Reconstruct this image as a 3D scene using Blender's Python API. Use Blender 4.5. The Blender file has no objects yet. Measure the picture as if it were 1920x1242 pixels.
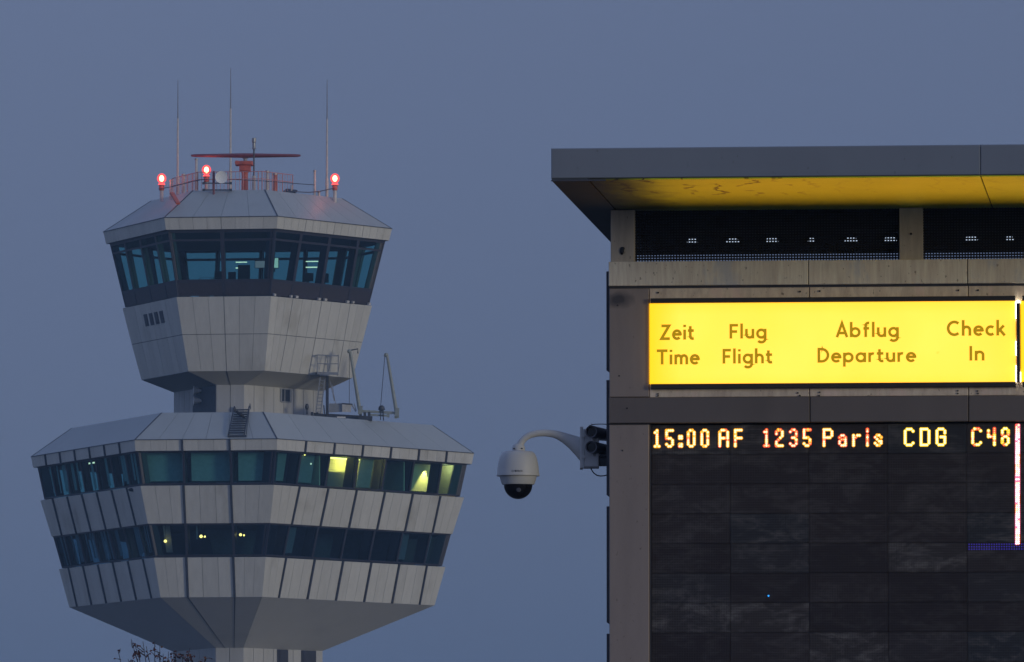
import bpy, math, random
from mathutils import Vector, Matrix
random.seed(7)
rad = math.radians
C = bpy.context.scene.collection
scn = bpy.context.scene

# ---------------------------------------------------------------- camera
F = 15000.0                                   # focal length in photo pixels (1920 wide)
EYE = 1.7
HORIZON = 1715.0
PITCH = math.atan((HORIZON - 621.0) / F)
cam_d = bpy.data.cameras.new("camera")
cam_d.sensor_width = 36.0
cam_d.lens = 36.0 * F / 1920.0
cam_d.clip_start = 0.5
cam_d.clip_end = 8000.0
cam = bpy.data.objects.new("camera", cam_d)
cam.location = (0, 0, EYE)
cam.rotation_euler = (math.pi / 2 + PITCH, 0, 0)
C.objects.link(cam)
scn.camera = cam

# ---------------------------------------------------------------- sky, sun, exposure
SUN_ELEV, SUN_AZ = 4.0, 130.0                 # azimuth clockwise from +Y: right of and behind the camera
world = bpy.data.worlds.new("World")
scn.world = world
world.use_nodes = True
wn = world.node_tree
for n in list(wn.nodes):
    wn.nodes.remove(n)
w_out = wn.nodes.new("ShaderNodeOutputWorld")
w_bg = wn.nodes.new("ShaderNodeBackground")
w_sky = wn.nodes.new("ShaderNodeTexSky")
w_sky.sky_type = 'NISHITA'
w_sky.sun_disc = False
w_sky.sun_elevation = rad(SUN_ELEV)
w_sky.sun_rotation = rad(SUN_AZ)
w_sky.air_density = 1.0
w_sky.dust_density = 1.0
w_sky.ozone_density = 1.0
w_mix = wn.nodes.new("ShaderNodeMix")
w_mix.data_type = 'RGBA'
w_mix.blend_type = 'MULTIPLY'
w_mix.inputs[0].default_value = 1.0
w_bg.inputs[1].default_value = 0.15
# dusk, upper sky brightened past real twilight to light the tower: look the clear sky up well above its bright horizon band, and let it darken towards the horizon
w_tc = wn.nodes.new("ShaderNodeTexCoord")
w_map = wn.nodes.new("ShaderNodeMapping")
w_map.inputs['Location'].default_value = (0, 0, 0.44)
w_sep = wn.nodes.new("ShaderNodeSeparateXYZ")
w_grad = wn.nodes.new("ShaderNodeValToRGB")
SKY_GRAD = [(0.0, 0.84), (0.035, 0.92), (0.115, 1.25), (0.35, 2.6), (1.0, 3.8)]
while len(w_grad.color_ramp.elements) < len(SKY_GRAD):
    w_grad.color_ramp.elements.new(0.5)
for e_, (p_, v_) in zip(w_grad.color_ramp.elements, SKY_GRAD):
    e_.position = p_
    e_.color = (v_ * 1.08, v_ * 0.94, v_ * 1.215, 1)
wn.links.new(w_tc.outputs['Generated'], w_map.inputs[0])
wn.links.new(w_map.outputs[0], w_sky.inputs[0])
wn.links.new(w_tc.outputs['Generated'], w_sep.inputs[0])
wn.links.new(w_sep.outputs[2], w_grad.inputs[0])
wn.links.new(w_grad.outputs[0], w_mix.inputs[7])
wn.links.new(w_sky.outputs[0], w_mix.inputs[6])
wn.links.new(w_mix.outputs[2], w_bg.inputs[0])
wn.links.new(w_bg.outputs[0], w_out.inputs[0])

sun_d = bpy.data.lights.new("sun", 'SUN')
sun_d.energy = 0.84
sun_d.angle = rad(11)
sun_d.color = (1.0, 0.90, 0.66)
sun = bpy.data.objects.new("sun", sun_d)
sdir = Vector((math.sin(rad(SUN_AZ)) * math.cos(rad(SUN_ELEV)), math.cos(rad(SUN_AZ)) * math.cos(rad(SUN_ELEV)), math.sin(rad(SUN_ELEV))))
sun.rotation_euler = sdir.to_track_quat('Z', 'Y').to_euler()
C.objects.link(sun)

vs = scn.view_settings
vs.view_transform = 'Standard'
vs.look = 'None'
vs.exposure = 0.0
vs.gamma = 1.0
scn.cycles.max_bounces = 8
scn.cycles.transparent_max_bounces = 24
scn.cycles.use_denoising = True
scn.cycles.sample_clamp_indirect = 4.0

HAZE = 0.00034
# ---------------------------------------------------------------- projection helpers (pixel of the 1920x1242 photo -> point at a real distance)
SP, CP = math.sin(PITCH), math.cos(PITCH)
def ray(px, py):
    u, v = (px - 960.0) / F, (621.0 - py) / F
    return Vector((u, CP - v * SP, SP + v * CP))
def P(px, py, Y):
    d = ray(px, py)
    return Vector((0, 0, EYE)) + d * (Y / d.y)

# ---------------------------------------------------------------- materials
def new_mat(name):
    m = bpy.data.materials.new(name)
    m.use_nodes = True
    nt = m.node_tree
    b = nt.nodes["Principled BSDF"]
    return m, nt, b
def ramp(nt, src, stops, interp='LINEAR'):
    r = nt.nodes.new("ShaderNodeValToRGB")
    r.color_ramp.interpolation = interp
    while len(r.color_ramp.elements) < len(stops):
        r.color_ramp.elements.new(0.5)
    for e, (p, c) in zip(r.color_ramp.elements, stops):
        e.position = p
        e.color = (c, c, c, 1) if isinstance(c, (int, float)) else (*c, 1)
    nt.links.new(src, r.inputs[0])
    return r.outputs[0]
def coords(nt, scale=(1, 1, 1), kind='Object'):
    t = nt.nodes.new("ShaderNodeTexCoord")
    mp = nt.nodes.new("ShaderNodeMapping")
    mp.inputs['Scale'].default_value = scale
    nt.links.new(t.outputs[kind], mp.inputs[0])
    return mp.outputs[0]
def noise(nt, vec, scale, detail=4, rough=0.55, dist=0.0):
    n = nt.nodes.new("ShaderNodeTexNoise")
    n.inputs['Scale'].default_value = scale
    n.inputs['Detail'].default_value = detail
    n.inputs['Roughness'].default_value = rough
    n.inputs['Distortion'].default_value = dist
    nt.links.new(vec, n.inputs['Vector'])
    return n.outputs[0]
def mixc(nt, fac, a, b, mode='MIX'):
    m = nt.nodes.new("ShaderNodeMix")
    m.data_type = 'RGBA'
    m.blend_type = mode
    for sock, val in ((0, fac), (6, a), (7, b)):
        if isinstance(val, (int, float)):
            m.inputs[sock].default_value = val if sock == 0 else (val, val, val, 1)
        elif isinstance(val, (tuple, list)):
            m.inputs[sock].default_value = (*val, 1)
        else:
            nt.links.new(val, m.inputs[sock])
    return m.outputs[2]
def math_n(nt, op, a, b=0.0):
    m = nt.nodes.new("ShaderNodeMath")
    m.operation = op
    for i, v in enumerate((a, b)):
        if isinstance(v, (int, float)):
            m.inputs[i].default_value = v
        else:
            nt.links.new(v, m.inputs[i])
    return m.outputs[0]

def plain(name, col, rough=0.6, metal=0.0, var=0.15, scale=6.0, stretch=(1, 1, 1)):
    m, nt, b = new_mat(name)
    f = noise(nt, coords(nt, stretch), scale)
    lo = tuple(c * (1 - var) for c in col)
    hi = tuple(min(1, c * (1 + var)) for c in col)
    nt.links.new(ramp(nt, f, [(0.3, lo), (0.7, hi)]), b.inputs['Base Color'])
    b.inputs['Roughness'].default_value = rough
    b.inputs['Metallic'].default_value = metal
    return m
def emit(name, col, strength, var=0.0, scale=3.0):
    m, nt, b = new_mat(name)
    b.inputs['Base Color'].default_value = (*[min(1, c * 0.5) for c in col], 1)
    b.inputs['Emission Color'].default_value = (*col, 1)
    b.inputs['Emission Strength'].default_value = strength
    b.inputs['Roughness'].default_value = 0.4
    if var:
        f = noise(nt, coords(nt), scale, 2)
        nt.links.new(ramp(nt, f, [(0.3, tuple(c * (1 - var) for c in col)), (0.7, col)]), b.inputs['Emission Color'])
    return m
def streaked(name, col, rough=0.5, metal=0.0, island=0.08, streak=0.12, dirt=(0.35, 0.33, 0.3), dirt_amt=0.3, vs_=(1.6, 1.6, 0.12), sc=2.0, specks=0.0, patch=None):
    """panel surface: each panel a little different, rain streaks down it, a few grimy patches"""
    m, nt, b = new_mat(name)
    co = coords(nt, vs_)
    s = noise(nt, co, sc * 2.2, 6, 0.65)
    c1 = mixc(nt, ramp(nt, s, [(0.3, 0.0), (0.75, 1.0)]), tuple(c * (1 - streak) for c in col), tuple(min(1, c * (1 + streak * 0.6)) for c in col))
    g = noise(nt, coords(nt, (1, 1, 0.6)), sc * 0.55, 5, 0.6)
    c2 = mixc(nt, ramp(nt, g, [(0.56, 0.0), (0.74, dirt_amt)]), c1, mixc(nt, 1.0, c1, dirt, 'MULTIPLY'))
    if specks:
        sk = noise(nt, coords(nt, (1, 1, .6)), 60.0, 2, .5)
        c2 = mixc(nt, ramp(nt, sk, [(0.68, 0.0), (0.74, specks)]), c2, mixc(nt, 1.0, c2, (0.25, 0.22, 0.2), 'MULTIPLY'))
    if patch:
        pk = noise(nt, coords(nt, (2.2, 2.2, .8)), 1.7, 5, .65)
        c2 = mixc(nt, ramp(nt, pk, [(0.54, 0.0), (0.62, .8)]), c2, patch)
    geo = nt.nodes.new("ShaderNodeNewGeometry")
    isl = ramp(nt, geo.outputs['Random Per Island'], [(0, 1 - island), (1, 1 + island)])
    # colour ramp clamps to 1, so shift down a little
    isl = ramp(nt, geo.outputs['Random Per Island'], [(0, 1 - 2 * island), (1, 1.0)])
    nt.links.new(mixc(nt, 1.0, c2, isl, 'MULTIPLY'), b.inputs['Base Color'])
    nt.links.new(ramp(nt, s, [(0, max(0.05, rough - 0.12)), (1, min(1, rough + 0.12))]), b.inputs['Roughness'])
    b.inputs['Metallic'].default_value = metal
    return m
def glass(name, tint, gloss=0.1, rough=0.03):
    m = bpy.data.materials.new(name)
    m.use_nodes = True
    nt = m.node_tree
    nt.nodes.remove(nt.nodes["Principled BSDF"])
    out = nt.nodes["Material Output"]
    tr = nt.nodes.new("ShaderNodeBsdfTransparent")
    tr.inputs[0].default_value = (*tint, 1)
    gl = nt.nodes.new("ShaderNodeBsdfGlossy")
    gl.inputs['Color'].default_value = (0.8, 0.85, 0.9, 1)
    gl.inputs['Roughness'].default_value = rough
    mx = nt.nodes.new("ShaderNodeMixShader")
    mx.inputs[0].default_value = gloss
    nt.links.new(tr.outputs[0], mx.inputs[1])
    nt.links.new(gl.outputs[0], mx.inputs[2])
    nt.links.new(mx.outputs[0], out.inputs[0])
    return m

M = {}
M['clad'] = streaked("tower_cladding", (0.69, 0.675, 0.605), 0.5, 0.0, 0.05, 0.10, (0.64, 0.61, 0.54), 0.65, (1.9, 1.9, 0.1), 1.0)
M['roof'] = streaked("tower_roofing", (0.42, 0.45, 0.44), 0.5, 0.0, 0.03, 0.06, (0.7, 0.7, 0.68), 0.4, (1, 1, 1), 0.5)
M['skirt'] = streaked("tower_soffit", (0.58, 0.58, 0.57), 0.55, 0.0, 0.02, 0.05, (0.6, 0.6, 0.6), 0.4, (1, 1, 1), 0.4)
M['shaft'] = streaked("tower_shaft", (0.58, 0.58, 0.56), 0.6, 0.0, 0.04, 0.1, (0.6, 0.58, 0.55), 0.4, (2, 2, 0.08), 1.0)
M['joint'] = plain("dark_joint", (0.05, 0.055, 0.075), 0.7)
M['frame'] = plain("window_frame", (0.040, 0.040, 0.058), 0.5)
M['sillpanel'] = plain("sill_panel", (0.05, 0.042, 0.05), 0.5)
M['glass'] = glass("teal_glass", (0.37, 0.68, 0.71), 0.06)
M['glass_dark'] = glass("dark_glass", (0.29, 0.48, 0.57), 0.06)
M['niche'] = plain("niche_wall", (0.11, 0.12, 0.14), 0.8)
M['inner'] = plain("interior_wall", (0.14, 0.17, 0.22), 0.8)
M['inner_dark'] = plain("interior_dark", (0.03, 0.04, 0.065), 0.8)
M['room'] = plain("cream_room_wall", (0.72, 0.68, 0.50), 0.8, var=0.05)
M['blind'] = plain("pale_blind", (0.60, 0.63, 0.63), 0.8, var=0.1)
M['blind_grey'] = plain("grey_blind", (0.34, 0.37, 0.40), 0.8, var=0.1)
M['desk'] = plain("desk", (0.06, 0.06, 0.07), 0.5)
M['steel'] = plain("galvanised_steel", (0.34, 0.35, 0.36), 0.45, 0.4)
M['darksteel'] = plain("dark_steel", (0.07, 0.075, 0.09), 0.5, 0.3)
M['green_steel'] = plain("davit_paint", (0.30, 0.33, 0.30), 0.5)
M['white_pole'] = plain("white_pole", (0.6, 0.58, 0.54), 0.5)
M['redpaint'] = plain("red_orange_paint", (0.62, 0.13, 0.08), 0.5)
M['darkred'] = plain("dark_red_paint", (0.22, 0.06, 0.075), 0.5)
M['dish'] = plain("white_dish", (0.95, 0.93, 0.87), 0.5, var=0.04)
M['black'] = plain("black_plastic", (0.015, 0.015, 0.018), 0.35)
M['bird'] = plain("dark_feathers", (0.02, 0.02, 0.025), 0.7)

# ---------------------------------------------------------------- mesh helpers
class MB:
    def __init__(s):
        s.v, s.f, s.mi = [], [], []
        s.cur = 0
    def add(s, vs_, fs):
        o = len(s.v)
        s.v += [Vector(v) for v in vs_]
        for f in fs:
            s.f.append([i + o for i in f])
            s.mi.append(s.cur)
        return s
    def quad(s, a, b, c, d):
        return s.add((a, b, c, d), [(0, 1, 2, 3)])
    def hexa(s, p):                             # p: 4 points of one face, then 4 of the opposite face, same order
        return s.add(p, [(0, 1, 2, 3), (7, 6, 5, 4), (0, 4, 5, 1), (1, 5, 6, 2), (2, 6, 7, 3), (3, 7, 4, 0)])
    def box(s, lo, hi, bev=0.0):
        x0, y0, z0 = lo
        x1, y1, z1 = hi
        if bev <= 0:
            return s.hexa([(x0, y0, z0), (x1, y0, z0), (x1, y0, z1), (x0, y0, z1), (x0, y1, z0), (x1, y1, z0), (x1, y1, z1), (x0, y1, z1)])
        e = bev                                 # chamfer on the edges that face front (-y) 
        p = [(x0, y0 + e, z0), (x1, y0 + e, z0), (x1, y0 + e, z1), (x0, y0 + e, z1),
             (x0 + e, y0, z0 + e), (x1 - e, y0, z0 + e), (x1 - e, y0, z1 - e), (x0 + e, y0, z1 - e),
             (x0, y1, z0), (x1, y1, z0), (x1, y1, z1), (x0, y1, z1)]
        return s.add(p, [(4, 5, 6, 7), (0, 1, 5, 4), (1, 2, 6, 5), (2, 3, 7, 6), (3, 0, 4, 7),
                         (8, 11, 10, 9), (0, 8, 9, 1), (1, 9, 10, 2), (2, 10, 11, 3), (3, 11, 8, 0)])
    def bar(s, a, b, w, h=None, up=Vector((0, 0, 1))):
        a, b = Vector(a), Vector(b)
        h = w if h is None else h
        d = (b - a).normalized()
        x = d.cross(up)
        if x.length < 1e-4:
            x = d.cross(Vector((0, 1, 0)))
        x.normalize()
        y = x.cross(d).normalized()
        q = [x * w / 2 + y * h / 2, -x * w / 2 + y * h / 2, -x * w / 2 - y * h / 2, x * w / 2 - y * h / 2]
        return s.hexa([a + k for k in q] + [b + k for k in q])
    def tube(s, pts, r, n=8, caps=True, dirs=None):
        pts = [Vector(p) for p in pts]
        rs = r if isinstance(r, (list, tuple)) else [r] * len(pts)
        vs_, prev = [], None
        for i, p in enumerate(pts):
            d = (pts[min(i + 1, len(pts) - 1)] - pts[max(i - 1, 0)]).normalized()
            if dirs and dirs.get(i):
                d = dirs[i]
            if prev is None:
                x = d.cross(Vector((0, 0, 1)))
                if x.length < 1e-3:
                    x = d.cross(Vector((0, 1, 0)))
            else:
                x = prev - d * prev.dot(d)
            x.normalize()
            prev = x
            y = d.cross(x)
            ri = rs[i]
            ra, rb = ri if isinstance(ri, (tuple, list)) else (ri, ri)
            vs_ += [p + x * ra * math.cos(2 * math.pi * k / n) + y * rb * math.sin(2 * math.pi * k / n) for k in range(n)]
        fs = []
        for i in range(len(pts) - 1):
            for k in range(n):
                fs.append((i * n + k, i * n + (k + 1) % n, (i + 1) * n + (k + 1) % n, (i + 1) * n + k))
        if caps:
            fs += [tuple(reversed(range(n))), tuple(range((len(pts) - 1) * n, len(pts) * n))]
        return s.add(vs_, fs)
    def lathe(s, c, prof, n=24, axis=Vector((0, 0, 1)), caps=True):
        """prof: list of (radius, height along axis)"""
        c = Vector(c)
        axis = axis.normalized()
        x = axis.cross(Vector((0, 1, 0)))
        if x.length < 1e-3:
            x = axis.cross(Vector((1, 0, 0)))
        x.normalize()
        y = axis.cross(x)
        vs_, fs = [], []
        for r, h in prof:
            vs_ += [c + axis * h + x * r * math.cos(2 * math.pi * k / n) + y * r * math.sin(2 * math.pi * k / n) for k in range(n)]
        for i in range(len(prof) - 1):
            for k in range(n):
                fs.append((i * n + k, i * n + (k + 1) % n, (i + 1) * n + (k + 1) % n, (i + 1) * n + k))
        if caps:
            fs += [tuple(reversed(range(n))), tuple(range((len(prof) - 1) * n, len(prof) * n))]
        return s.add(vs_, fs)
    def ball(s, c, r, n=10, sq=(1, 1, 1)):
        c = Vector(c)
        prof = [(max(1e-4, math.sin(math.pi * i / n)), -math.cos(math.pi * i / n)) for i in range(n + 1)]
        vs_, fs = [], []
        for pr, h in prof:
            vs_ += [c + Vector((sq[0] * r * pr * math.cos(2 * math.pi * k / n), sq[1] * r * pr * math.sin(2 * math.pi * k / n), sq[2] * r * h)) for k in range(n)]
        for i in range(n):
            for k in range(n):
                fs.append((i * n + k, i * n + (k + 1) % n, (i + 1) * n + (k + 1) % n, (i + 1) * n + k))
        return s.add(vs_, fs)

INV = {}
def empty(name, loc, rotz=0.0):
    o = bpy.data.objects.new(name, None)
    o.location = loc
    o.rotation_euler = (0, 0, rotz)
    C.objects.link(o)
    INV[o] = (Matrix.Translation(Vector(loc)) @ Matrix.Rotation(rotz, 4, 'Z')).inverted()
    return o
def part(name, mb, mats, parent, smooth=False, local=False, label=None):
    """link a mesh as a child of parent; points are in world space unless local"""
    root = parent
    while root.parent is not None:
        root = root.parent
    me = bpy.data.meshes.new(name)
    if local:
        vv = [tuple(v) for v in mb.v]
    else:
        iv = INV[root]
        vv = [tuple(iv @ v) for v in mb.v]
    me.from_pydata(vv, [], mb.f)
    mats = mats if isinstance(mats, (list, tuple)) else [mats]
    for m in mats:
        me.materials.append(m)
    if len(mats) > 1:
        me.polygons.foreach_set('material_index', mb.mi)
    if smooth:
        me.polygons.foreach_set('use_smooth', [True] * len(me.polygons))
        me.set_sharp_from_angle(angle=rad(38))
    me.update()
    o = bpy.data.objects.new(name, me)
    o.parent = parent
    if label:
        o['label'] = label
    C.objects.link(o)
    return o
def single(name, mb, mats, label, cat, origin, group=None, smooth=False, kind=None):
    me = bpy.data.meshes.new(name)
    og = Vector(origin)
    me.from_pydata([tuple(v - og) for v in mb.v], [], mb.f)
    mats = mats if isinstance(mats, (list, tuple)) else [mats]
    for m in mats:
        me.materials.append(m)
    if len(mats) > 1:
        me.polygons.foreach_set('material_index', mb.mi)
    if smooth:
        me.polygons.foreach_set('use_smooth', [True] * len(me.polygons))
        me.set_sharp_from_angle(angle=rad(38))
    me.update()
    o = bpy.data.objects.new(name, me)
    o.location = og
    C.objects.link(o)
    tag(o, label, cat, group, kind)
    return o
def tag(o, label=None, cat=None, group=None, kind=None):
    if label: o['label'] = label
    if cat: o['category'] = cat
    if group: o['group'] = group
    if kind: o['kind'] = kind
def copy_tree(o, loc):
    r = o.copy()
    C.objects.link(r)
    r.location = loc
    def rec(src, dst):
        for ch in src.children:
            c = ch.copy()
            C.objects.link(c)
            c.parent = dst
            rec(ch, c)
    rec(o, r)
    return r

# ---------------------------------------------------------------- ground
m, nt, b = new_mat("asphalt")
f = noise(nt, coords(nt, (1, 1, 1)), 0.3, 8, 0.65)
nt.links.new(ramp(nt, f, [(0.3, (0.075, 0.072, 0.068)), (0.7, (0.125, 0.12, 0.114))]), b.inputs['Base Color'])
b.inputs['Roughness'].default_value = 0.85
g = MB()
g.quad((-1500, -300, 0), (1500, -300, 0), (1500, 2500, 0), (-1500, 2500, 0))
o = single('ground', g, m, None, None, (0, 0, 0), kind='structure')

# ================================================================ CONTROL TOWER
D = 430.0
S_PX = 0.028775                                # metres per photo pixel at the tower
TX = P(457, 700, D).x
A0 = rad(-90 - 7.7)                            # azimuth of the front (short) face's normal
NRM = [Vector((math.cos(A0 + rad(60 * k)), math.sin(A0 + rad(60 * k)), 0)) for k in range(6)]
tower = empty('control_tower', (TX, D, 0))
tag(tower, 'grey airport control tower with glazed hexagonal cab above a wider two storey deck', 'control tower')

def ring(yf, L, S, off=0.0, z=None):
    """six corners of an alternating hexagon (short face towards us); off moves every face inwards"""
    L, S = L * S_PX, S * S_PX
    aL = 0.288675 * (2 * S + L)
    aS = 0.288675 * (2 * L + S)
    if z is None:
        z = P(430, yf, D - aS * math.cos(rad(7.7))).z
    hs = [(aS if k % 2 == 0 else aL) - off for k in range(6)]
    vs_ = []
    for k in range(6):
        n1, n2 = NRM[k], NRM[(k + 1) % 6]
        h1, h2 = hs[k], hs[(k + 1) % 6]
        det = n1.x * n2.y - n1.y * n2.x
        x = (h1 * n2.y - h2 * n1.y) / det
        y = (n1.x * h2 - n2.x * h1) / det
        vs_.append(Vector((TX + x, D + y, z)))
    return vs_
class Ring(list):
    bays = None                                # ((bay count, bay width) of the short faces, the same of the long ones)
def bay_u(r, k, u):
    """the inner bays keep one width on every storey; only the corner bays narrow as the tower tapers"""
    if getattr(r, 'bays', None) is None:
        return u
    n, w0 = r.bays[k % 2]
    W = (r[k] - r[k - 1]).length
    t = u * n
    e = (n / 2 - 1) * w0
    if t < 1:
        x = -W / 2 + t * (W / 2 - e)
    elif t > n - 1:
        x = e + (t - n + 1) * (W / 2 - e)
    else:
        x = (t - n / 2) * w0
    return x / W + 0.5
def fpt(bot, top, k, u, v):
    a, b = bot[k - 1].lerp(bot[k], bay_u(bot, k, u)), top[k - 1].lerp(top[k], bay_u(top, k, u))
    return a.lerp(b, v)
def fnorm(bot, top, k):
    return (bot[k] - bot[k - 1]).cross(top[k - 1] - bot[k - 1]).normalized()
def shell(mb, bot, top):
    for k in range(6):
        mb.quad(bot[k - 1], bot[k], top[k], top[k - 1])
def cap(mb, r):
    mb.add(r, [tuple(range(6))])
def slab_piece(mb, bot, top, k, u0, u1, v0, v1, d0, d1, iu=0.0, iv=0.0):
    """box on face k between depths d0 (outer) and d1 (inner), inset by iu/iv metres"""
    n = fnorm(bot, top, k)
    wm = (fpt(bot, top, k, 1, .5) - fpt(bot, top, k, 0, .5)).length
    hm = (fpt(bot, top, k, .5, 1) - fpt(bot, top, k, .5, 0)).length
    a, c = iu / wm, iv / hm
    q = [fpt(bot, top, k, u0 + a, v0 + c), fpt(bot, top, k, u1 - a, v0 + c), fpt(bot, top, k, u1 - a, v1 - c), fpt(bot, top, k, u0 + a, v1 - c)]
    mb.hexa([p - n * d0 for p in q] + [p - n * d1 for p in q])
def panels(mb, bot, top, divs, gap, sub=1, subgap=0.02, thick=0.08, rows=((0, 1),), vgap=0.0):
    for k in range(6):
        n = divs[k % 2]
        for (v0, v1) in rows:
            for i in range(n):
                for j in range(sub):
                    u0, u1 = (i + j / sub) / n, (i + (j + 1) / sub) / n
                    wm = (fpt(bot, top, k, 1, .5) - fpt(bot, top, k, 0, .5)).length
                    l = (gap if j == 0 else subgap) / 2 / wm
                    r = (gap if j == sub - 1 else subgap) / 2 / wm
                    if i == 0 and j == 0: l = 0.004 / wm
                    if i == n - 1 and j == sub - 1: r = 0.004 / wm
                    slab_piece(mb, bot, top, k, u0 + l, u1 - r, v0, v1, 0, thick, 0, vgap / 2)

# level rings (photo row on the front face, long side, short side in photo pixels)
R = dict(
    cab_roof=(357, 228, 135), cab_fas_t=(407, 338, 212), cab_fas_b=(430.5, 332, 207), cab_win_t=(430.5, 326, 201), cab_win_b=(555, 292, 174),
    cab_pan_t=(556, 298, 177), cab_pan_m=(627, 279, 160), cab_pan_b=(696, 258, 143), neck_t=(722, 232, 52), neck_b=(773, 232, 52),
    deck_roof=(773.5, 500, 188), deck_fas_t=(824, 582, 263), deck_fas_b=(845.5, 576, 261), win1_t=(845.5, 565, 256), win1_b=(909, 552, 242),
    pan1_t=(910, 561, 247), pan1_b=(982, 538, 226), win2_t=(982, 536, 224), win2_b=(1044, 522, 204), pan2_t=(1045, 530, 207), pan2_b=(1120, 508, 188),
    shaft_t=(1215, 232, 52))
BAYS = {'cab': ((2, 106 * S_PX), (4, 84.5 * S_PX)), 'dec': ((3, 87.7 * S_PX), (7, 83.1 * S_PX))}
def RG(k, off=0.0):
    r = Ring(ring(*R[k], off=off))
    if k not in ('cab_roof', 'deck_roof', 'shaft_t', 'neck_t', 'neck_b'):
        r.bays = BAYS['cab' if k.startswith('cab') else 'dec']
    return r

# shaft (below the deck) and neck
sb = ring(0, 232, 52, z=-0.3)
st = RG('shaft_t')
mb = MB()
shell(mb, ring(0, 232, 52, 0.06, z=-0.3), RG('shaft_t', 0.06))
part('shaft_core', mb, M['joint'], tower)
mb = MB()
rows = [(i / 8, (i + 1) / 8) for i in range(8)]
panels(mb, sb, st, (2, 8), 0.03, 1, thick=0.06, rows=rows, vgap=0.0)
part('shaft', mb, M['shaft'], tower)
mb = MB()                                       # two tall dark openings in the shaft's right face
for u0, u1 in ((0.42, 0.56), (0.725, 0.915)):
    mb = MB()
    slab_piece(mb, sb, st, 1, u0, u1, 0.90, 0.9995, -0.02, 0.1)
    sw_ = part('shaft_window', mb, M['joint'], tower)
    mb = MB()
    slab_piece(mb, sb, st, 1, u0 + .02, u0 + .04, 0.90, 0.9990, -0.04, 0.02)
    part('window_bar', mb, M['frame'], sw_)
nb, nt_ = ring(773, 232, 52), ring(721, 232, 52)
mb = MB()
shell(mb, ring(774, 232, 52, 0.06), ring(719, 232, 52, 0.06))
part('neck_core', mb, M['joint'], tower)
mb = MB()
panels(mb, nb, nt_, (2, 8), 0.03, 1, thick=0.06)
part('neck', mb, M['shaft'], tower)
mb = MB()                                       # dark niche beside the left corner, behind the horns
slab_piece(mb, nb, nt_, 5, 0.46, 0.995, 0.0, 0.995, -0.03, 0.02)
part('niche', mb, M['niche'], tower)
mb = MB()
slab_piece(mb, nb, nt_, 1, 0.47, 0.57, 0.50, 0.93, -0.02, 0.05)
nw = part('window', mb, M['inner_dark'], tower)
mb = MB()
for a in ((0.45, 0.47, 0.47, 0.96), (0.57, 0.59, 0.47, 0.96), (0.47, 0.57, 0.45, 0.50), (0.47, 0.57, 0.93, 0.97), (0.50, 0.51, 0.50, 0.93)):
    slab_piece(mb, nb, nt_, 1, *a, -0.05, 0.04)
part('window_frame', mb, M['steel'], nw)

# skirts under the deck and the cab
for (bn, tn, lab, dv, nrow) in (('shaft_t', 'pan2_b', 'deck_soffit', (3, 7), 2), ('neck_t', 'cab_pan_b', 'cab_soffit', (2, 4), 1)):
    bot, top = RG(bn), RG(tn)
    bot.bays = None
    mb = MB()
    shell(mb, ring(R[bn][0] , R[bn][1], R[bn][2], 0.03), ring(R[tn][0] - 1.5, R[tn][1], R[tn][2], 0.03))
    part(lab + '_lining', mb, M['joint'], tower)
    mb = MB()
    panels(mb, bot, top, (1, 1), 0.02, 1, thick=0.03)
    part(lab, mb, M['skirt'], tower)
    # seams: proud thin battens running down the slope
    for k in (0, 2, 4):
        n = dv[k % 2]
        for i in range(1, n):
            w = 0.005
            mb = MB()
            slab_piece(mb, bot, top, k, i / n - w, i / n + w, 0, 0.995, -0.015, 0.0)
            part(lab + '_seam', mb, M['joint'], tower)

# cladding bands
BANDS = [('cab_fas_b', 'cab_fas_t', 'cab_fascia', (2, 4), 0.03, 4, 'clad'), ('cab_pan_m', 'cab_pan_t', 'cab_cladding', (2, 4), 0.035, 3, 'clad'),
         ('cab_pan_b', 'cab_pan_m', 'cab_cladding', (2, 4), 0.035, 3, 'clad'), ('deck_fas_b', 'deck_fas_t', 'deck_fascia', (3, 7), 0.12, 3, 'clad'),
         ('pan1_b', 'pan1_t', 'deck_cladding', (3, 7), 0.12, 3, 'clad'), ('pan2_b', 'pan2_t', 'deck_cladding', (3, 7), 0.12, 3, 'clad')]
for bn, tn, lab, dv, gap, sub, mt in BANDS:
    bot, top = RG(bn), RG(tn)
    mb = MB()
    panels(mb, bot, top, dv, gap, sub, 0.014, 0.03, vgap=0.03)
    p_ = part(lab, mb, M[mt], tower)
    mb = MB()
    shell(mb, RG(bn, 0.033), RG(tn, 0.033))
    part('cladding_joint', mb, M['joint'], p_)
    if gap > .1:                                # dark upright fins standing proud between the bays
        for k in range(6):
            n = dv[k % 2]
            wm = (bot[k] - bot[k - 1]).length
            for i in range(1, n):
                mb = MB()
                slab_piece(mb, bot, top, k, i / n - .05 / wm, i / n + .05 / wm, 0.0, 1.0, -0.075, 0.032)
                part('fin', mb, M['joint'], p_)
mb = MB()                                       # ledges on top of and under the bands
for nm, o1, o2 in (('cab_pan_t', 0.0, 0.9), ('pan1_t', 0.0, 0.8), ('pan2_t', 0.0, 0.8), ('cab_fas_b', 0.0, 0.8), ('deck_fas_b', 0.0, 0.8), ('pan1_b', 0.0, 0.8)):
    a, c = RG(nm, o1 + 0.01), RG(nm, o2)
    up = Vector((0, 0, -0.02 if nm.endswith('t') else 0.02))
    for k in range(6):
        mb.quad(a[k - 1] + up, a[k] + up, c[k] + up, c[k - 1] + up)
part('ledge', mb, M['joint'], tower)

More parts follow.
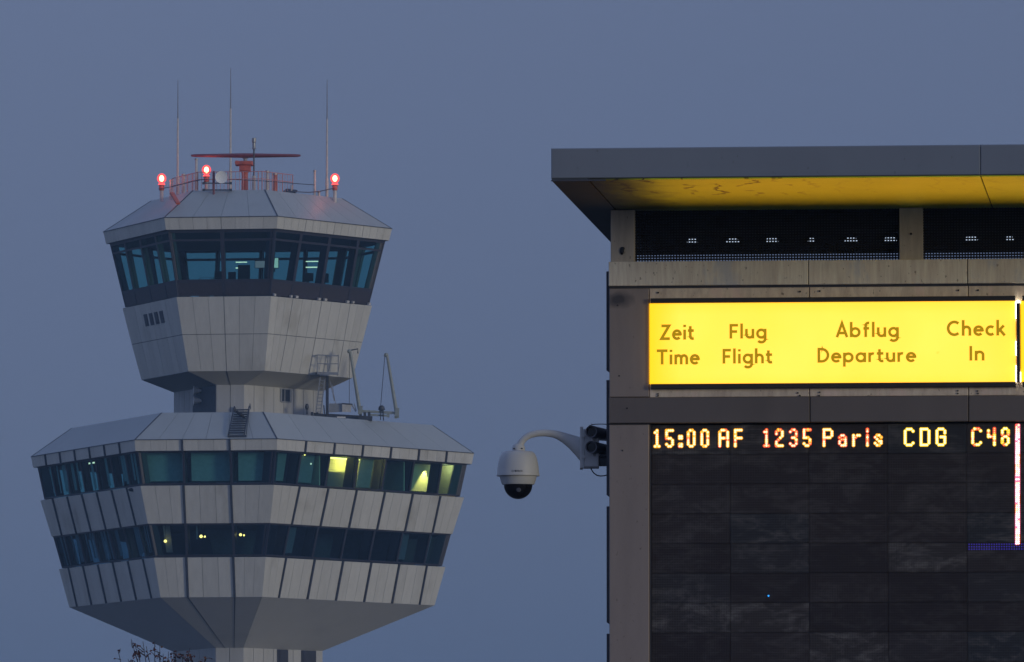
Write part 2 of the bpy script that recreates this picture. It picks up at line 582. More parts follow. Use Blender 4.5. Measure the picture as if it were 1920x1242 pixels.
# roofs
for bn, tn, lab, dv in (('cab_fas_t', 'cab_roof', 'cab_roof', (4, 6)), ('deck_fas_t', 'deck_roof', 'deck_roof', (6, 7))):
    bot, top = RG(bn), RG(tn)
    bot.bays = None
    mb = MB()
    shell(mb, RG(bn, 0.03), RG(tn, 0.03))
    cap(mb, RG(tn, 0.02))
    rl = None
    mb2 = MB()
    panels(mb2, bot, top, dv, 0.016, 1, thick=0.025)
    rp = part(lab, mb2, M['roof'], tower)
    part('roof_base', mb, M['joint'], rp)
    mb = MB()
    for k in range(6):                          # hip cappings
        mb.bar(bot[k], top[k], 0.07, 0.03)
        mb.bar(bot[k - 1], bot[k], 0.05, 0.04)
    part('roof_edge', mb, M['darksteel'], rp)
mb = MB()
cap(mb, RG('deck_roof'))
part('deck_roof_top', mb, M['roof'], tower)
mb = MB()
cap(mb, RG('cab_roof'))
part('cab_roof_top', mb, M['roof'], tower)

# windows: a pane and a frame each, with a deep fin behind every mullion
def window_row(bn, tn, dv, gm, sill=0.0, transom=None, fin=0.5, fw=0.07):
    bot, top = RG(bn), RG(tn)
    for k in range(6):
        n = dv[k % 2]
        wm = (fpt(bot, top, k, 1, .5) - fpt(bot, top, k, 0, .5)).length
        for i in range(n):
            u0, u1 = i / n, (i + 1) / n
            mb = MB()
            nrm = fnorm(bot, top, k)
            mb.quad(*[p - nrm * 0.1 for p in (fpt(bot, top, k, u0 + .02 / wm, sill), fpt(bot, top, k, u1 - .02 / wm, sill), fpt(bot, top, k, u1 - .02 / wm, .99), fpt(bot, top, k, u0 + .02 / wm, .99))])
            wo = part('window', mb, M[gm], tower)
            mb = MB()
            e = fw / wm
            slab_piece(mb, bot, top, k, u0, u0 + e, 0, 1, 0.03, 0.16, 0.002)
            slab_piece(mb, bot, top, k, u1 - e, u1, 0, 1, 0.03, 0.16, 0.002)
            slab_piece(mb, bot, top, k, u0 + e, u1 - e, 0.955, 1, 0.035, 0.155)
            slab_piece(mb, bot, top, k, u0 + e, u1 - e, sill, sill + 0.045, 0.035, 0.155)
            if fin:
                fd = fin * (0.5 if k == 5 else 1)
                slab_piece(mb, bot, top, k, u0 - 0.07 / wm, u0 + 0.07 / wm, 0, 1, 0.2, 0.2 + fd)
                if i == n - 1:
                    slab_piece(mb, bot, top, k, u1 - 0.07 / wm, u1 - 0.001 / wm, 0, 1, 0.2, 0.2 + fd)
            if transom:
                slab_piece(mb, bot, top, k, u0 + e, u1 - e, transom - .015, transom + .015, 0.04, 0.15)
            part('window_frame', mb, M['frame'], wo)
            if sill:
                mb = MB()
                slab_piece(mb, bot, top, k, u0 + e, u1 - e, 0.0, sill, 0.05, 0.14)
                part('sill_panel', mb, M['sillpanel'], wo)
window_row('cab_win_b', 'cab_win_t', (2, 4), 'glass', 0.2, 0.84, 0.32, 0.10)
window_row('win1_b', 'win1_t', (3, 7), 'glass', 0.0, None, 0.55, 0.06)
window_row('win2_b', 'win2_t', (3, 7), 'glass_dark', 0.0, None, 0.55, 0.06)

# interior: slabs, core walls, partitions
zc_b = RG('cab_win_b')[0].z
def zof(n):
    return RG(n)[0].z
mb = MB()
for nm, off in (('cab_pan_t', 0.2), ('win2_b', 0.25), ('pan1_b', 0.25)):
    cap(mb, RG(nm, off))
part('floor_slab', mb, M['inner'], tower)
mb = MB()
for nm, off in (('cab_fas_b', 0.3), ('deck_fas_b', 0.3)):
    r_ = RG(nm, off)
    cap(mb, [v - Vector((0, 0, 0.05)) for v in r_])
cap(mb, [v - Vector((0, 0, 0.08)) for v in RG('pan1_b', 0.3)])
part('ceiling', mb, M['inner_dark'], tower)
for bn, tn, off in (('win1_b', 'win1_t', 4.2), ('win2_b', 'win2_t', 4.2)):
    mb = MB()
    shell(mb, RG(bn, off), RG(tn, off))
    part('core_wall', mb, M['inner'], tower)

def inside(bn, tn, k, u, v, depth):
    bot, top = RG(bn), RG(tn)
    n = NRM[k]
    return fpt(bot, top, k, u, v) - n * depth
def partition(bn, tn, k, u, mat, d0=0.25, d1=4.1, h=1.0):
    mb = MB()
    a, c = inside(bn, tn, k, u, 0, d0), inside(bn, tn, k, u, 0, d1)
    z1 = zof(bn) + (zof(tn) - zof(bn)) * h
    t = (RG(bn)[k] - RG(bn)[k - 1]).normalized() * 0.04
    q = [a - t, c - t, Vector((c.x, c.y, z1)) - t, Vector((a.x, a.y, z1)) - t]
    mb.hexa(q + [p + 2 * t for p in q])
    return part('partition_wall', mb, mat, tower)
for u in (1 / 7, 4 / 7):
    partition('win1_b', 'win1_t', 1, u + .004, M['inner'])
for u in (2 / 7, 5 / 7):
    partition('win1_b', 'win1_t', 1, u - .012, M['room'])
partition('win1_b', 'win1_t', 1, 0.985, M['room'])
for u in (2 / 7, 5 / 7):
    partition('win2_b', 'win2_t', 1, u, M['inner'])
mb = MB()                                       # cream back wall of the lit rooms
bot, top = RG('win1_b', 2.6), RG('win1_t', 2.6)
for u0, u1 in ((0.275, 0.572), (0.70, 0.985)):
    slab_piece(mb, RG('win1_b'), RG('win1_t'), 1, u0, u1, 0, 1, 1.35, 1.42)
part('room_wall', mb, M['room'], tower)
mb = MB()
slab_piece(mb, RG('win1_b'), RG('win1_t'), 1, 0.36, 0.56, 0.0, 0.42, 0.95, 1.3)
part('cupboard', mb, M['inner'], tower)
# blinds
for k, row in ((0, 'win1'), (5, 'win1'), (5, 'win2'), (1, 'win2'), (1, 'win1'), (0, 'win2')):
    bot, top = RG(row + '_b'), RG(row + '_t')
    n = (3, 7)[k % 2]
    for i in range(n):
        mb = MB()
        if (k, row) == (0, 'win1'):
            slab_piece(mb, bot, top, k, (i + .12) / n, (i + .93) / n, 0.06, 0.97, 0.62, 0.64)
        elif k == 5:
            for j in range(random.randint(2, 4)):
                u = (i + random.uniform(.15, .8)) / n
                slab_piece(mb, bot, top, k, u, u + random.uniform(.07, .16) / n, random.uniform(.05, .2), 0.96, 0.165 + .008 * j, 0.17 + .008 * j)
        elif k == 1 and row == 'win2' and i in (1, 5, 6):
            slab_piece(mb, bot, top, k, (i + .35) / n, (i + .6) / n, 0.06, 0.97, 0.7, 0.72)
        elif k == 1 and row == 'win1' and i in (0, 1):
            slab_piece(mb, bot, top, k, (i + .15) / n, (i + .85) / n, 0.06, 0.97, 0.75, 0.77)
        elif k == 1 and row == 'win1' and i == 3:
            slab_piece(mb, bot, top, k, (i + .42) / n, (i + .9) / n, 0.04, 0.97, 0.7, 0.72)
        elif (k, row) == (0, 'win2') and i == 1:
            slab_piece(mb, bot, top, k, (i + .17) / n, (i + .205) / n, 0.45, 0.93, 0.7, 0.72)
        elif (k, row) == (0, 'win2') and i == 0:
            slab_piece(mb, bot, top, k, (i + .3) / n, (i + .5) / n, 0.06, 0.97, 0.7, 0.72)
        else:
            continue
        part('blind', mb, M['blind_grey' if k == 1 else 'blind'], tower)

# lamps inside the deck
def lamp_light(name, loc, energy, col, r=0.1, spot=None):
    d = bpy.data.lights.new(name, 'SPOT' if spot else 'POINT')
    d.energy = energy
    d.color = col
    d.shadow_soft_size = r
    if spot:
        d.spot_size = rad(spot)
        d.spot_blend = 0.35
    o = bpy.data.objects.new(name, d)
    o.location = loc
    C.objects.link(o)
    return o
M['lamp_warm'] = emit("warm_lamp", (1.0, 0.58, 0.14), 6.0)
M['lamp_yellow'] = emit("yellow_lamp", (1.0, 0.65, 0.15), 6.0)
M['lamp_cool'] = emit("cool_lamp", (1.0, 0.95, 0.66), 1.3)
def strip_lamp(k, u0, u1, v, depth, label, mat, row='win1'):
    mb = MB()
    a, c = inside(row + '_b', row + '_t', k, u0, v, depth), inside(row + '_b', row + '_t', k, u1, v, depth)
    mb.bar(a, c, 0.16, 0.06)
    return single('ceiling_lamp', mb, mat, label, 'lamp', (a + c) / 2, 'lamps inside the tower')
strip_lamp(1, 2.25 / 7, 2.95 / 7, 0.93, 0.8, 'long yellow ceiling lamp at the top of the brightest deck window', M['lamp_yellow'])
strip_lamp(1, 3.05 / 7, 3.4 / 7, 0.93, 0.8, 'short yellow ceiling lamp right of the brightest deck window', M['lamp_yellow'])
pl = inside('win1_b', 'win1_t', 1, 3.05 / 7, 0.90, 0.75)
lamp_light('room_light', pl, 330, (1.0, 0.56, 0.10), 0.25)
pl = inside('win1_b', 'win1_t', 1, 6.15 / 7, 0.96, 1.08)
l_ = lamp_light('wall_washer_light', pl, 900, (1.0, 0.60, 0.15), 0.08, spot=60)
tgt = inside('win1_b', 'win1_t', 1, 6.1 / 7, 0.0, 1.36)
l_.rotation_euler = (pl - tgt).to_track_quat('Z', 'Y').to_euler()
lamp_light('room_light', inside('win1_b', 'win1_t', 1, 6.6 / 7, 0.9, 0.8), 22.0, (1.0, 0.72, 0.3), 0.2)
strip_lamp(5, 2.55 / 7, 3.3 / 7, 0.95, 0.85, 'pale green ceiling lamp behind the left deck windows', M['lamp_cool'])
def globe(px, py, k, row, depth, label, mat='lamp_warm', r=0.08):
    bot, top = RG(row + '_b'), RG(row + '_t')
    d = ray(px, py)
    n = NRM[k]
    p0 = (bot[k] + bot[k - 1] + top[k] + top[k - 1]) / 4 - n * depth
    o0 = Vector((0, 0, EYE))
    t = (p0 - o0).dot(n) / d.dot(n)
    c = o0 + d * t
    rt = empty('pendant_lamp', c)
    tag(rt, label, 'lamp', 'lamps inside the tower')
    mb = MB()
    mb.ball((0, 0, 0), r, 12)
    part('lamp_globe', mb, M[mat], rt, True, local=True)
    mb = MB()
    mb.tube([(0, 0, r * .9), (0, 0, max(r * 1.5, zof(row + '_t') - c.z))], 0.012, 6)
    part('lamp_cord', mb, M['darksteel'], rt, local=True)
globe(310, 1015, 0, 'win2', 0.45, 'single small warm globe lamp in the lower front left window')
globe(377, 1006, 0, 'win2', 1.0, 'warm globe lamp beside a pale strip in the lower front middle window', r=0.085)
globe(384, 1006.5, 0, 'win2', 1.35, 'smaller globe lamp touching the big one in the lower front middle window', r=0.055)
globe(451, 1003, 0, 'win2', 1.0, 'left one of the pair of globe lamps in the lower front right window', r=0.075)
globe(457.5, 1004, 0, 'win2', 1.2, 'right one of the pair of globe lamps in the lower front right window', r=0.05)
globe(607, 881, 1, 'win1', 0.68, 'small white globe lamp left of the bright yellow window', 'lamp_warm', 0.06)
globe(583, 870, 1, 'win1', 0.68, 'faint pale globe lamp high in the window two left of the bright one', 'lamp_cool', 0.045)
globe(571.5, 853, 1, 'win1', 0.5, 'tiny lamp at the top corner of the right deck windows', 'lamp_warm', 0.04)

# things inside the cab
zfl = zof('cab_win_b')
def in_cab(x, y, z):                             # metres from the tower axis: x to the right, y away from us, z above cab floor
    n = NRM[0]
    t = Vector((-n.y, n.x, 0))
    return Vector((TX, D, zfl + z)) + t * x - n * y
def cab_box(mb, x0, x1, y0, y1, z0, z1):
    q = [in_cab(x0, y0, z0), in_cab(x1, y0, z0), in_cab(x1, y0, z1), in_cab(x0, y0, z1)]
    w = [in_cab(x0, y1, z0), in_cab(x1, y1, z0), in_cab(x1, y1, z1), in_cab(x0, y1, z1)]
    mb.hexa(q + w)
M['screen'] = emit("lit_screen", (0.75, 0.95, 0.80), 0.55)
M['screen_dim'] = emit("dim_screen", (0.45, 0.40, 0.48), 0.35)
dk = empty('control_desk', in_cab(0.3, -2.2, 0))
tag(dk, 'long dark control desk inside the glazed tower cab', 'desk')
mb = MB(); cab_box(mb, -1.3, 2.4, -2.5, -1.7, 0.95, 1.05); part('desk_top', mb, M['desk'], dk)
mb = MB(); cab_box(mb, -1.2, 2.3, -2.3, -1.8, 0.0, 0.95); part('desk_front', mb, M['inner'], dk)
def monitor(x, y, z, w, h, mat, label, lit=False):
    r_ = empty('monitor', in_cab(x, y, z))
    tag(r_, label, 'monitor', 'monitors inside the tower cab')
    mb = MB(); cab_box(mb, x - w / 2, x + w / 2, y, y + 0.08, z + .18, z + .18 + h); part('monitor_case', mb, M['black'], r_)
    if lit:
        mb = MB(); cab_box(mb, x - w / 2 + .03, x + w / 2 - .03, y - .012, y - 0.002, z + .21, z + .15 + h); part('screen', mb, mat, r_)
    mb = MB(); cab_box(mb, x - .05, x + .05, y + .02, y + .06, z, z + .18); part('monitor_stand', mb, M['black'], r_)
monitor(-1.0, -2.1, 1.05, .5, .42, M['screen_dim'], 'dark monitor at the left end of the cab desk')
monitor(-0.3, -2.1, 1.05, .42, .38, M['screen_dim'], 'dark monitor second from left on the cab desk')
monitor(0.35, -2.1, 1.05, .65, .75, M['screen_dim'], 'tall dark monitor near the middle of the cab desk')
monitor(1.35, -2.0, 1.62, .85, .42, M['screen_dim'], 'wide mauve screen beside the white screen in the cab', True)
monitor(1.98, -2.05, 1.60, .52, .58, M['screen'], 'bright white screen at the right of the cab front window', True)
monitor(3.6, -0.6, 1.0, .55, .45, M['screen_dim'], 'dark monitor behind the right cab windows')
monitor(4.3, 0.4, 1.0, .5, .5, M['screen_dim'], 'dark monitor farthest right in the cab')
def chair(x, y, label):
    r_ = empty('office_chair', in_cab(x, y, 0))
    tag(r_, label, 'chair', 'chairs inside the tower cab')
    mb = MB(); cab_box(mb, x - .27, x + .27, y + .2, y + .28, .65, 1.35); part('backrest', mb, M['black'], r_)
    mb = MB(); cab_box(mb, x - .27, x + .27, y - .27, y + .27, .48, .58); part('seat', mb, M['black'], r_)
    mb = MB(); cab_box(mb, x - .04, x + .04, y - .04, y + .04, 0.06, .48); cab_box(mb, x - .3, x + .3, y - .03, y + .03, 0.0, .06); cab_box(mb, x - .03, x + .03, y - .3, y + .3, 0.0, .055); part('chair_base', mb, M['darksteel'], r_)
chair(-2.2, 0.2, 'dark chair behind the left front cab window')
chair(2.2, 0.3, 'dark chair behind the right front cab window')
rail = MB()
for xa, xb in ((-1.9, -1.25), (-1.15, -0.5)):
    rail.tube([in_cab(xa, -2.9, 0.2), in_cab(xa, -2.9, 1.25), in_cab(xb, -2.9, 1.25), in_cab(xb, -2.9, 0.2)], 0.025, 6)
single('handrail', rail, M['darksteel'], 'thin double hoop handrail low in the left front cab window', 'handrail', in_cab(-1.2, -2.9, 0.2))
def cab_lamp(x, y, z, w, label):
    mb = MB()
    cab_box(mb, x - w / 2, x + w / 2, y, y + .12, z, z + .05)
    cab_box(mb, x - w / 2, x + w / 2 * .6, y, y + .12, z + .32, z + .36)
    single('ceiling_lamp', mb, M['lamp_cool'], label, 'lamp', in_cab(x, y, z), 'lamps inside the tower')
cab_lamp(-0.25, 1.0, 2.05, .75, 'pair of pale light strips left of middle inside the cab')
cab_lamp(4.0, -0.8, 1.9, 1.0, 'pair of pale yellow light strips behind the first right cab window')
mb = MB()
cab_box(mb, -4.4, -3.6, 2.5, 2.7, 0.0, 1.0)
single('cabinet', mb, M['inner'], 'low cabinet at the left inside the cab', 'cabinet', in_cab(-4, 2.5, 0))

# ---------------------------------------------------------------- things on the cab roof
zr = zof('cab_roof')
def on_roof(px, Y=None, z=None):
    Y = D if Y is None else Y
    return Vector((P(px, 350, Y).x, Y, zr if z is None else z))
# whip antennas
def whip(px, ytop, ybot, Y, label):
    b0, t0 = P(px, ybot, Y), P(px, ytop, Y)
    H = t0.z - b0.z
    r_ = empty('whip_antenna', b0)
    tag(r_, label, 'antenna', 'whip antennas on the cab roof')
    mb = MB(); mb.tube([(0, 0, -.4), (0, 0, .9)], 0.085, 8); part('antenna_base', mb, M['white_pole'], r_, local=True)
    mb = MB(); mb.tube([(0, 0, .9), (0, 0, H * .66)], [0.062, 0.045], 8); part('lower_rod', mb, M['white_pole'], r_, local=True)
    mb = MB(); mb.tube([(0, 0, H * .66), (0, 0, H)], [0.034, 0.014], 6); part('upper_rod', mb, M['steel'], r_, local=True)
whip(333, 150, 362, D - 1.5, 'whip antenna farthest left on the cab roof, left of the white dish')
whip(432, 128, 350, D + 4.0, 'tallest thinnest whip antenna, rising behind the white dish')
whip(613, 150, 366, D + 0.5, 'whip antenna at the right of the cab roof beside the right red light')
# obstruction lights
M['beacon'] = emit("red_beacon_ring", (1.0, 0.10, 0.09), 1.6)
M['beacon_core'] = emit("beacon_core", (1.0, 0.75, 0.35), 9.0)
m = glass("red_beacon_glass", (1.0, 0.55, 0.45), 0.05)
nt = m.node_tree
em = nt.nodes.new("ShaderNodeEmission")
em.inputs[0].default_value = (1.0, 0.085, 0.09, 1)
em.inputs[1].default_value = 0.7
ad = nt.nodes.new("ShaderNodeAddShader")
out = nt.nodes["Material Output"]
nt.links.new(out.inputs[0].links[0].from_socket, ad.inputs[0])
nt.links.new(em.outputs[0], ad.inputs[1])
nt.links.new(ad.outputs[0], out.inputs[0])
M['beacon_glass'] = m
M['redpost'] = plain("beacon_post", (0.55, 0.30, 0.26), 0.5)
def beacon(px, py, ybot, Y, label):
    c = P(px, py, Y)
    b0 = P(px, ybot, Y)
    H = c.z - b0.z
    r_ = empty('obstruction_light', b0)
    tag(r_, label, 'beacon light', 'red obstruction lights on the cab roof')
    mb = MB(); mb.tube([(0, 0, -.3), (0, 0, H - .65)], 0.10, 8); part('post', mb, M['white_pole'], r_, local=True)
    mb = MB(); mb.lathe((0, 0, 0), [(.12, H - .65), (.14, H - .6), (.14, H - .40), (.17, H - .36), (.15, H - .28)], 14); part('lamp_base', mb, M['redpaint'], r_, local=True)
    mb = MB(); mb.ball((0, 0, H), .25, 14, (1, 1, 1.1)); gl_ = part('lamp_glass', mb, M['beacon_glass'], r_, True, local=True)
    mb = MB(); mb.ball((0, 0, H), .125, 10, (1, 1, 1.35)); part('bulb', mb, M['beacon_core'], gl_, True, local=True)
    mb = MB(); mb.lathe((0, 0, 0), [(.17, H - .36), (.19, H - .33), (.17, H - .28)], 16); part('lamp_ring', mb, M['beacon'], r_, local=True)
    lamp_light('obstruction_glow', c + Vector((0, -0.45, 0.1)), 12, (1.0, 0.10, 0.08), 0.15)
beacon(303, 335, 368, D - 3.0, 'red obstruction light lowest at the left end of the cab roof')
beacon(387, 319, 350, D - 1.0, 'red obstruction light standing highest, just left of the white dish')
beacon(628, 335, 370, D - 1.0, 'red obstruction light at the right end of the cab roof')
# strip on the roof slope, painted red for the left light's reflection
mb = MB()
a, c = P(322, 362, D - 5.6), P(334, 382, D - 6.9)
mb.bar(a, c, 0.22, 0.1)
single('red_reflection_strip', mb, M['redpaint'], 'sloping strip on the roof, stands in for the reflected left red light', 'bracket', a)
# dish
dc = P(415.5, 333, D - 5.2)
r_ = empty('satellite_dish', dc)
tag(r_, 'round white dish facing us on the cab roof railing', 'dish antenna')
mb = MB()
mb.lathe((0, -0.16, 0), [(0.30, .02), (.33, 0.0), (.33, .12), (.25, .2), (.08, .26)], 28, axis=Vector((0, 1, 0)))
part('dish_drum', mb, M['dish'], r_, True, local=True)
mb = MB(); mb.tube([(-.42, 0.1, .35), (-.42, 0.1, -.95)], 0.06, 8); part('dish_mast', mb, M['darkred'], r_, local=True)
mb = MB(); mb.bar((-.95, .1, -.3), (.5, .1, -.3), .06); mb.bar((-.95, .1, -.66), (.5, .1, -.66), .06)
for x in (-.95, .5):
    mb.box((x - .08, .04, -.36), (x + .05, .16, -.24)); mb.box((x - .08, .04, -.72), (x + .05, .16, -.60))
part('dish_bracket', mb, M['darksteel'], r_, local=True)
# radar
Yr = D - 1.0
rb = P(459, 358, Yr)
def rz(py): return P(459, py, Yr).z - rb.z
k_ = S_PX
r_ = empty('surface_radar', rb)
tag(r_, 'red roof radar with a long dark red bar antenna on a stout pedestal', 'radar')
mb = MB(); mb.lathe((0, 0, 0), [(.19, -.2), (.17, rz(332)), (.17, rz(326)), (.21, rz(322))], 18); part('pedestal', mb, M['redpaint'], r_, True, local=True)
mb = MB(); mb.box((-.29, -.32, rz(322)), (.32, .32, rz(311)), .03); part('gearbox', mb, M['redpaint'], r_, local=True)
mb = MB(); mb.box((-.50, -.4, rz(311) + .003), (.43, .4, rz(303)), .05); mb.lathe((-.42, 0, rz(306.5)), [(.11, -.46), (.12, .42)], 12, axis=Vector((0, 1, 0))); part('motor_housing', mb, M['redpaint'], r_, local=True)
mb = MB(); mb.lathe((0.02, 0, 0), [(.10, rz(302.4)), (.10, rz(298)), (.2, rz(296.5))], 12); part('turning_shaft', mb, M['steel'], r_, local=True)
mb = MB()
prof = [(-2.9, .05, .05), (-2.7, .12, .08), (-1.0, .18, .11), (0, .2, .13), (1.0, .18, .11), (2.8, .12, .08), (3.0, .05, .05)]
mb.tube([(x, -0.0, rz(292)) for x, a, c in prof], [(a, c) for x, a, c in prof], 12)
part('bar_antenna', mb, M['darkred'], r_, True, local=True)
# weather mast
Yw = D - 2.0
wb = P(476, 352, Yw)
r_ = empty('weather_mast', wb)
tag(r_, 'slim grey mast with a cylindrical sensor on top, right of the red radar', 'mast')
def wz(py): return P(476, py, Yw).z - wb.z
mb = MB(); mb.tube([(0, 0, -.3), (0, 0, wz(330))], .1, 8); part('mast_base', mb, M['white_pole'], r_, local=True)
mb = MB(); mb.tube([(0, 0, wz(330)), (0, 0, wz(280))], .042, 8); part('mast_tube', mb, M['darksteel'], r_, local=True)
mb = MB(); mb.lathe((0, 0, 0), [(.09, wz(280)), (.11, wz(279)), (.09, wz(277)), (.085, wz(268)), (.115, wz(266.5)), (.115, wz(259.5)), (.07, wz(258.8))], 14); part('sensor_head', mb, M['steel'], r_, local=True)
# railing round the roof
M['rail'] = plain("railing_paint", (0.62, 0.26, 0.25), 0.5)
r_ = empty('roof_railing', P(450, 356, D - 4))
tag(r_, 'reddish guard railing along the top of the cab roof', 'railing')
rp = RG('cab_roof', 0.35)
railpts = []
for k, u0, u1 in ((5, 0.35, 1.0), (0, 0, 1), (1, 0, 0.42)):
    a, c = rp[k - 1], rp[k]
    railpts.append((a.lerp(c, u0), a.lerp(c, u1)))
mb, mb2 = MB(), MB()
for a, c in railpts:
    for h in (0.62, 1.02):
        mb.tube([a + Vector((0, 0, h)), c + Vector((0, 0, h))], 0.022, 6)
    n = max(2, int((c - a).length / 0.2))
    for i in range(n + 1):
        p = a.lerp(c, i / n)
        mb2.tube([p + Vector((0, 0, -.05)), p + Vector((0, 0, 1.02))], 0.012 if i % 4 else 0.03, 5)
part('handrail', mb, M['rail'], r_)
part('balusters', mb2, M['rail'], r_)
# small pale posts
for px, yt, yb, Y, w, lab in ((320, 340, 364, D - 3, .07, 'short pale post beside the leftmost red light'), (344, 329, 361, D - 2.5, .09, 'pale post right of the leftmost whip antenna'),
                       (368, 300, 358, D - 2.6, .08, 'thin pole just left of the highest red light'), (501, 323, 358, D - 3.6, .10, 'pale post at the right corner of the roof railing'), (516, 328, 358, D - 2.5, .12, 'stout reddish post near the right corner of the railing'),
                       (590, 322, 364, D - 0.5, .07, 'thin pole left of the right whip antenna'), (598, 361, 369, D - 0.6, .08, 'stubby white post left of the right whip antenna base')):
    a = P(px, yb, Y)
    r_ = empty('roof_post', a)
    tag(r_, lab, 'post', 'small posts on the cab roof')
    H = P(px, yt, Y).z - a.z
    mb = MB(); mb.tube([(0, 0, -.3), (0, 0, H)], [w, w * .8], 8); part('post_tube', mb, M['white_pole'] if px not in (516,) else M['redpaint'], r_, local=True)
    mb = MB(); mb.lathe((0, 0, 0), [(w * 1.25, H), (w * 1.25, H + .06), (w * .4, H + .1)], 8); part('post_cap', mb, M['steel'], r_, local=True)
# panel lamp on the right of the roof
a = P(545, 358, D - 3)
r_ = empty('roof_floodlight', a)
tag(r_, 'flat tilted dark floodlight panel lying on the right cab roof', 'floodlight')
mb = MB(); mb.hexa([a + Vector(v) for v in ((-.4, -.1, -.02), (.25, -.1, -.10), (.36, .2, .06), (-.22, .2, .14))] + [a + Vector(v) for v in ((-.4, -.1, -.08), (.25, -.1, -.16), (.36, .2, .0), (-.22, .2, .08))]); part('lamp_panel', mb, M['darksteel'], r_)
mb = MB(); mb.tube([a + Vector((0.05, 0.05, -.5)), a + Vector((0.05, 0.05, .3))], .04, 6); part('panel_post', mb, M['white_pole'], r_)
# conductor wire
mb = MB()
pts = [P(297, 355, D - 4), P(325, 350, D - 4.2), P(360, 341, D - 4.4), P(380, 337, D - 4.4), P(440, 337, D - 4.2), P(500, 340, D - 3.8), P(560, 345, D - 3), P(590, 347, D - 2)]
mb.tube(pts, .02, 5)
single('wire', mb, M['darksteel'], 'thin dark wire strung along the cab roof from the left light', 'wire', pts[0])
mb = MB()
pts = [P(552, 360, D - 3.2), P(580, 361, D - 2), P(600, 359, D - 1.3), P(618, 355, D - 1.2), P(629, 353, D - 1.2)]
mb.tube(pts, .025, 5)
single('cable', mb, M['darksteel'], 'sagging dark cable from the roof floodlight to the right red light', 'cable', pts[0])

# louvres on the cab's left face
mb = MB()
bot, top = RG('cab_pan_m'), RG('cab_pan_t')
for i in range(4):
    u = 0.375 + i * 0.085
    mb = MB()
    slab_piece(mb, bot, top, 5, u, u + 0.052, 0.40, 0.72, -0.03, 0.02)
    part('vent', mb, M['frame'], tower)
# clips on the sill of the right cab windows
mb = MB()
bot, top = RG('cab_win_b'), RG('cab_win_t')
for i in range(4):
    for du in (0.07, 0.85):
        u = (i + du) / 4
        mb = MB()
        slab_piece(mb, bot, top, 1, u, u + .02, 0.0, 0.035, -0.16, -.04)
        part('sill_clip', mb, M['white_pole'], tower)

# ---------------------------------------------------------------- horns on the neck
lf = MB()
for zpix, lab in ((733, 'upper pale horn loudspeaker on the tower neck'), (752, 'lower pale horn loudspeaker on the tower neck')):
    c = inside('neck_b', 'neck_t', 5, 0.62, 0.0, -0.45)
    c = P(384, zpix, c.y)
    r_ = empty('horn_loudspeaker', c)
    tag(r_, lab, 'loudspeaker', 'horn loudspeakers on the tower neck')
    mb = MB(); mb.lathe((0, 0, 0), [(.04, -.05), (.05, .05), (.10, .25), (.18, .45), (.26, .6), (.265, .62)], 18, axis=Vector((-1, -.12, 0))); part('horn', mb, M['dish'], r_, True, local=True)
    mb = MB(); mb.lathe((0, 0, 0), [(.10, -.3), (.12, -.22), (.12, -.05)], 14, axis=Vector((-1, -.12, 0))); mb.bar((0.1, .05, 0), (0.2, .5, 0), .06); part('driver', mb, M['darksteel'], r_, local=True)

# ---------------------------------------------------------------- roof ladder and bird on the deck roof
bot, top = RG('deck_fas_t'), RG('deck_roof')
r_ = empty('roof_ladder', fpt(bot, top, 0, 0.68, 0.1))
tag(r_, 'short grey ladder lying on the front slope of the deck roof', 'ladder')
nrm = fnorm(bot, top, 0)
def rp_(u, v, h): return fpt(bot, top, 0, u, v) + nrm * h
mb = MB()
for u, ut in ((0.660, .725), (0.775, .875)):
    mb.bar(rp_(u, .1, .12), rp_(ut, 1.08, .22), .06, .06)
part('ladder_rail', mb, M['darksteel'], r_)
mb = MB()
for i in range(11):
    v = 0.14 + i * .085
    du = .07 * v
    mb.bar(rp_(0.655 + du, v, .16), rp_(0.765 + du * 1.3, v, .16), .075, .075)
part('rungs', mb, M['darksteel'], r_)
mb = MB()
mb.bar(rp_(0.655, .08, .05), rp_(0.79, .08, .05), .09, .1)
mb.bar(rp_(.79, .12, .1), rp_(.885, 1.05, .45), .035)
mb.bar(rp_(.885, 1.05, .1), rp_(.885, 1.05, .45), .035)
part('ladder_foot', mb, M['darksteel'], r_)
c = rp_(0.775, 0.72, .3)
mb = MB()
mb.tube([c + Vector((-.26, 0, .2)), c + Vector((-.2, 0, .17)), c + Vector((-.12, 0, .1)), c + Vector((0, 0, 0)), c + Vector((.12, 0, -.1)), c + Vector((.26, 0, -.24))], [.02, .06, .08, .11, .07, .03], 8)
mb.bar(c + Vector((-.02, 0, -.02)), c + Vector((-.02, .02, -.2)), .015)
single('bird', mb, M['bird'], 'dark bird perched on the right rail of the roof ladder', 'bird', c)
c = P(439.5, 768, D - 4.4)
mb = MB(); mb.tube([c + Vector((0, 0, -.25)), c + Vector((0, 0, -.1))], .02, 6); mb.ball(c, .12, 8, (.7, .7, 1.3))
single('roof_fitting', mb, M['black'], 'small black knob shaped fitting above the roof ladder', 'fitting', c)  # unidentified dark knob, gives no light
c = P(246, 918.5, D - 9.55)
mb = MB(); mb.ball(c, .12, 8, (1.3, .8, .8)); mb.ball(c + Vector((.1, 0, -.02)), .09, 8)
single('ledge_fitting', mb, M['black'], 'small black blob shaped fitting on the ledge at the left deck corner', 'fitting', c)

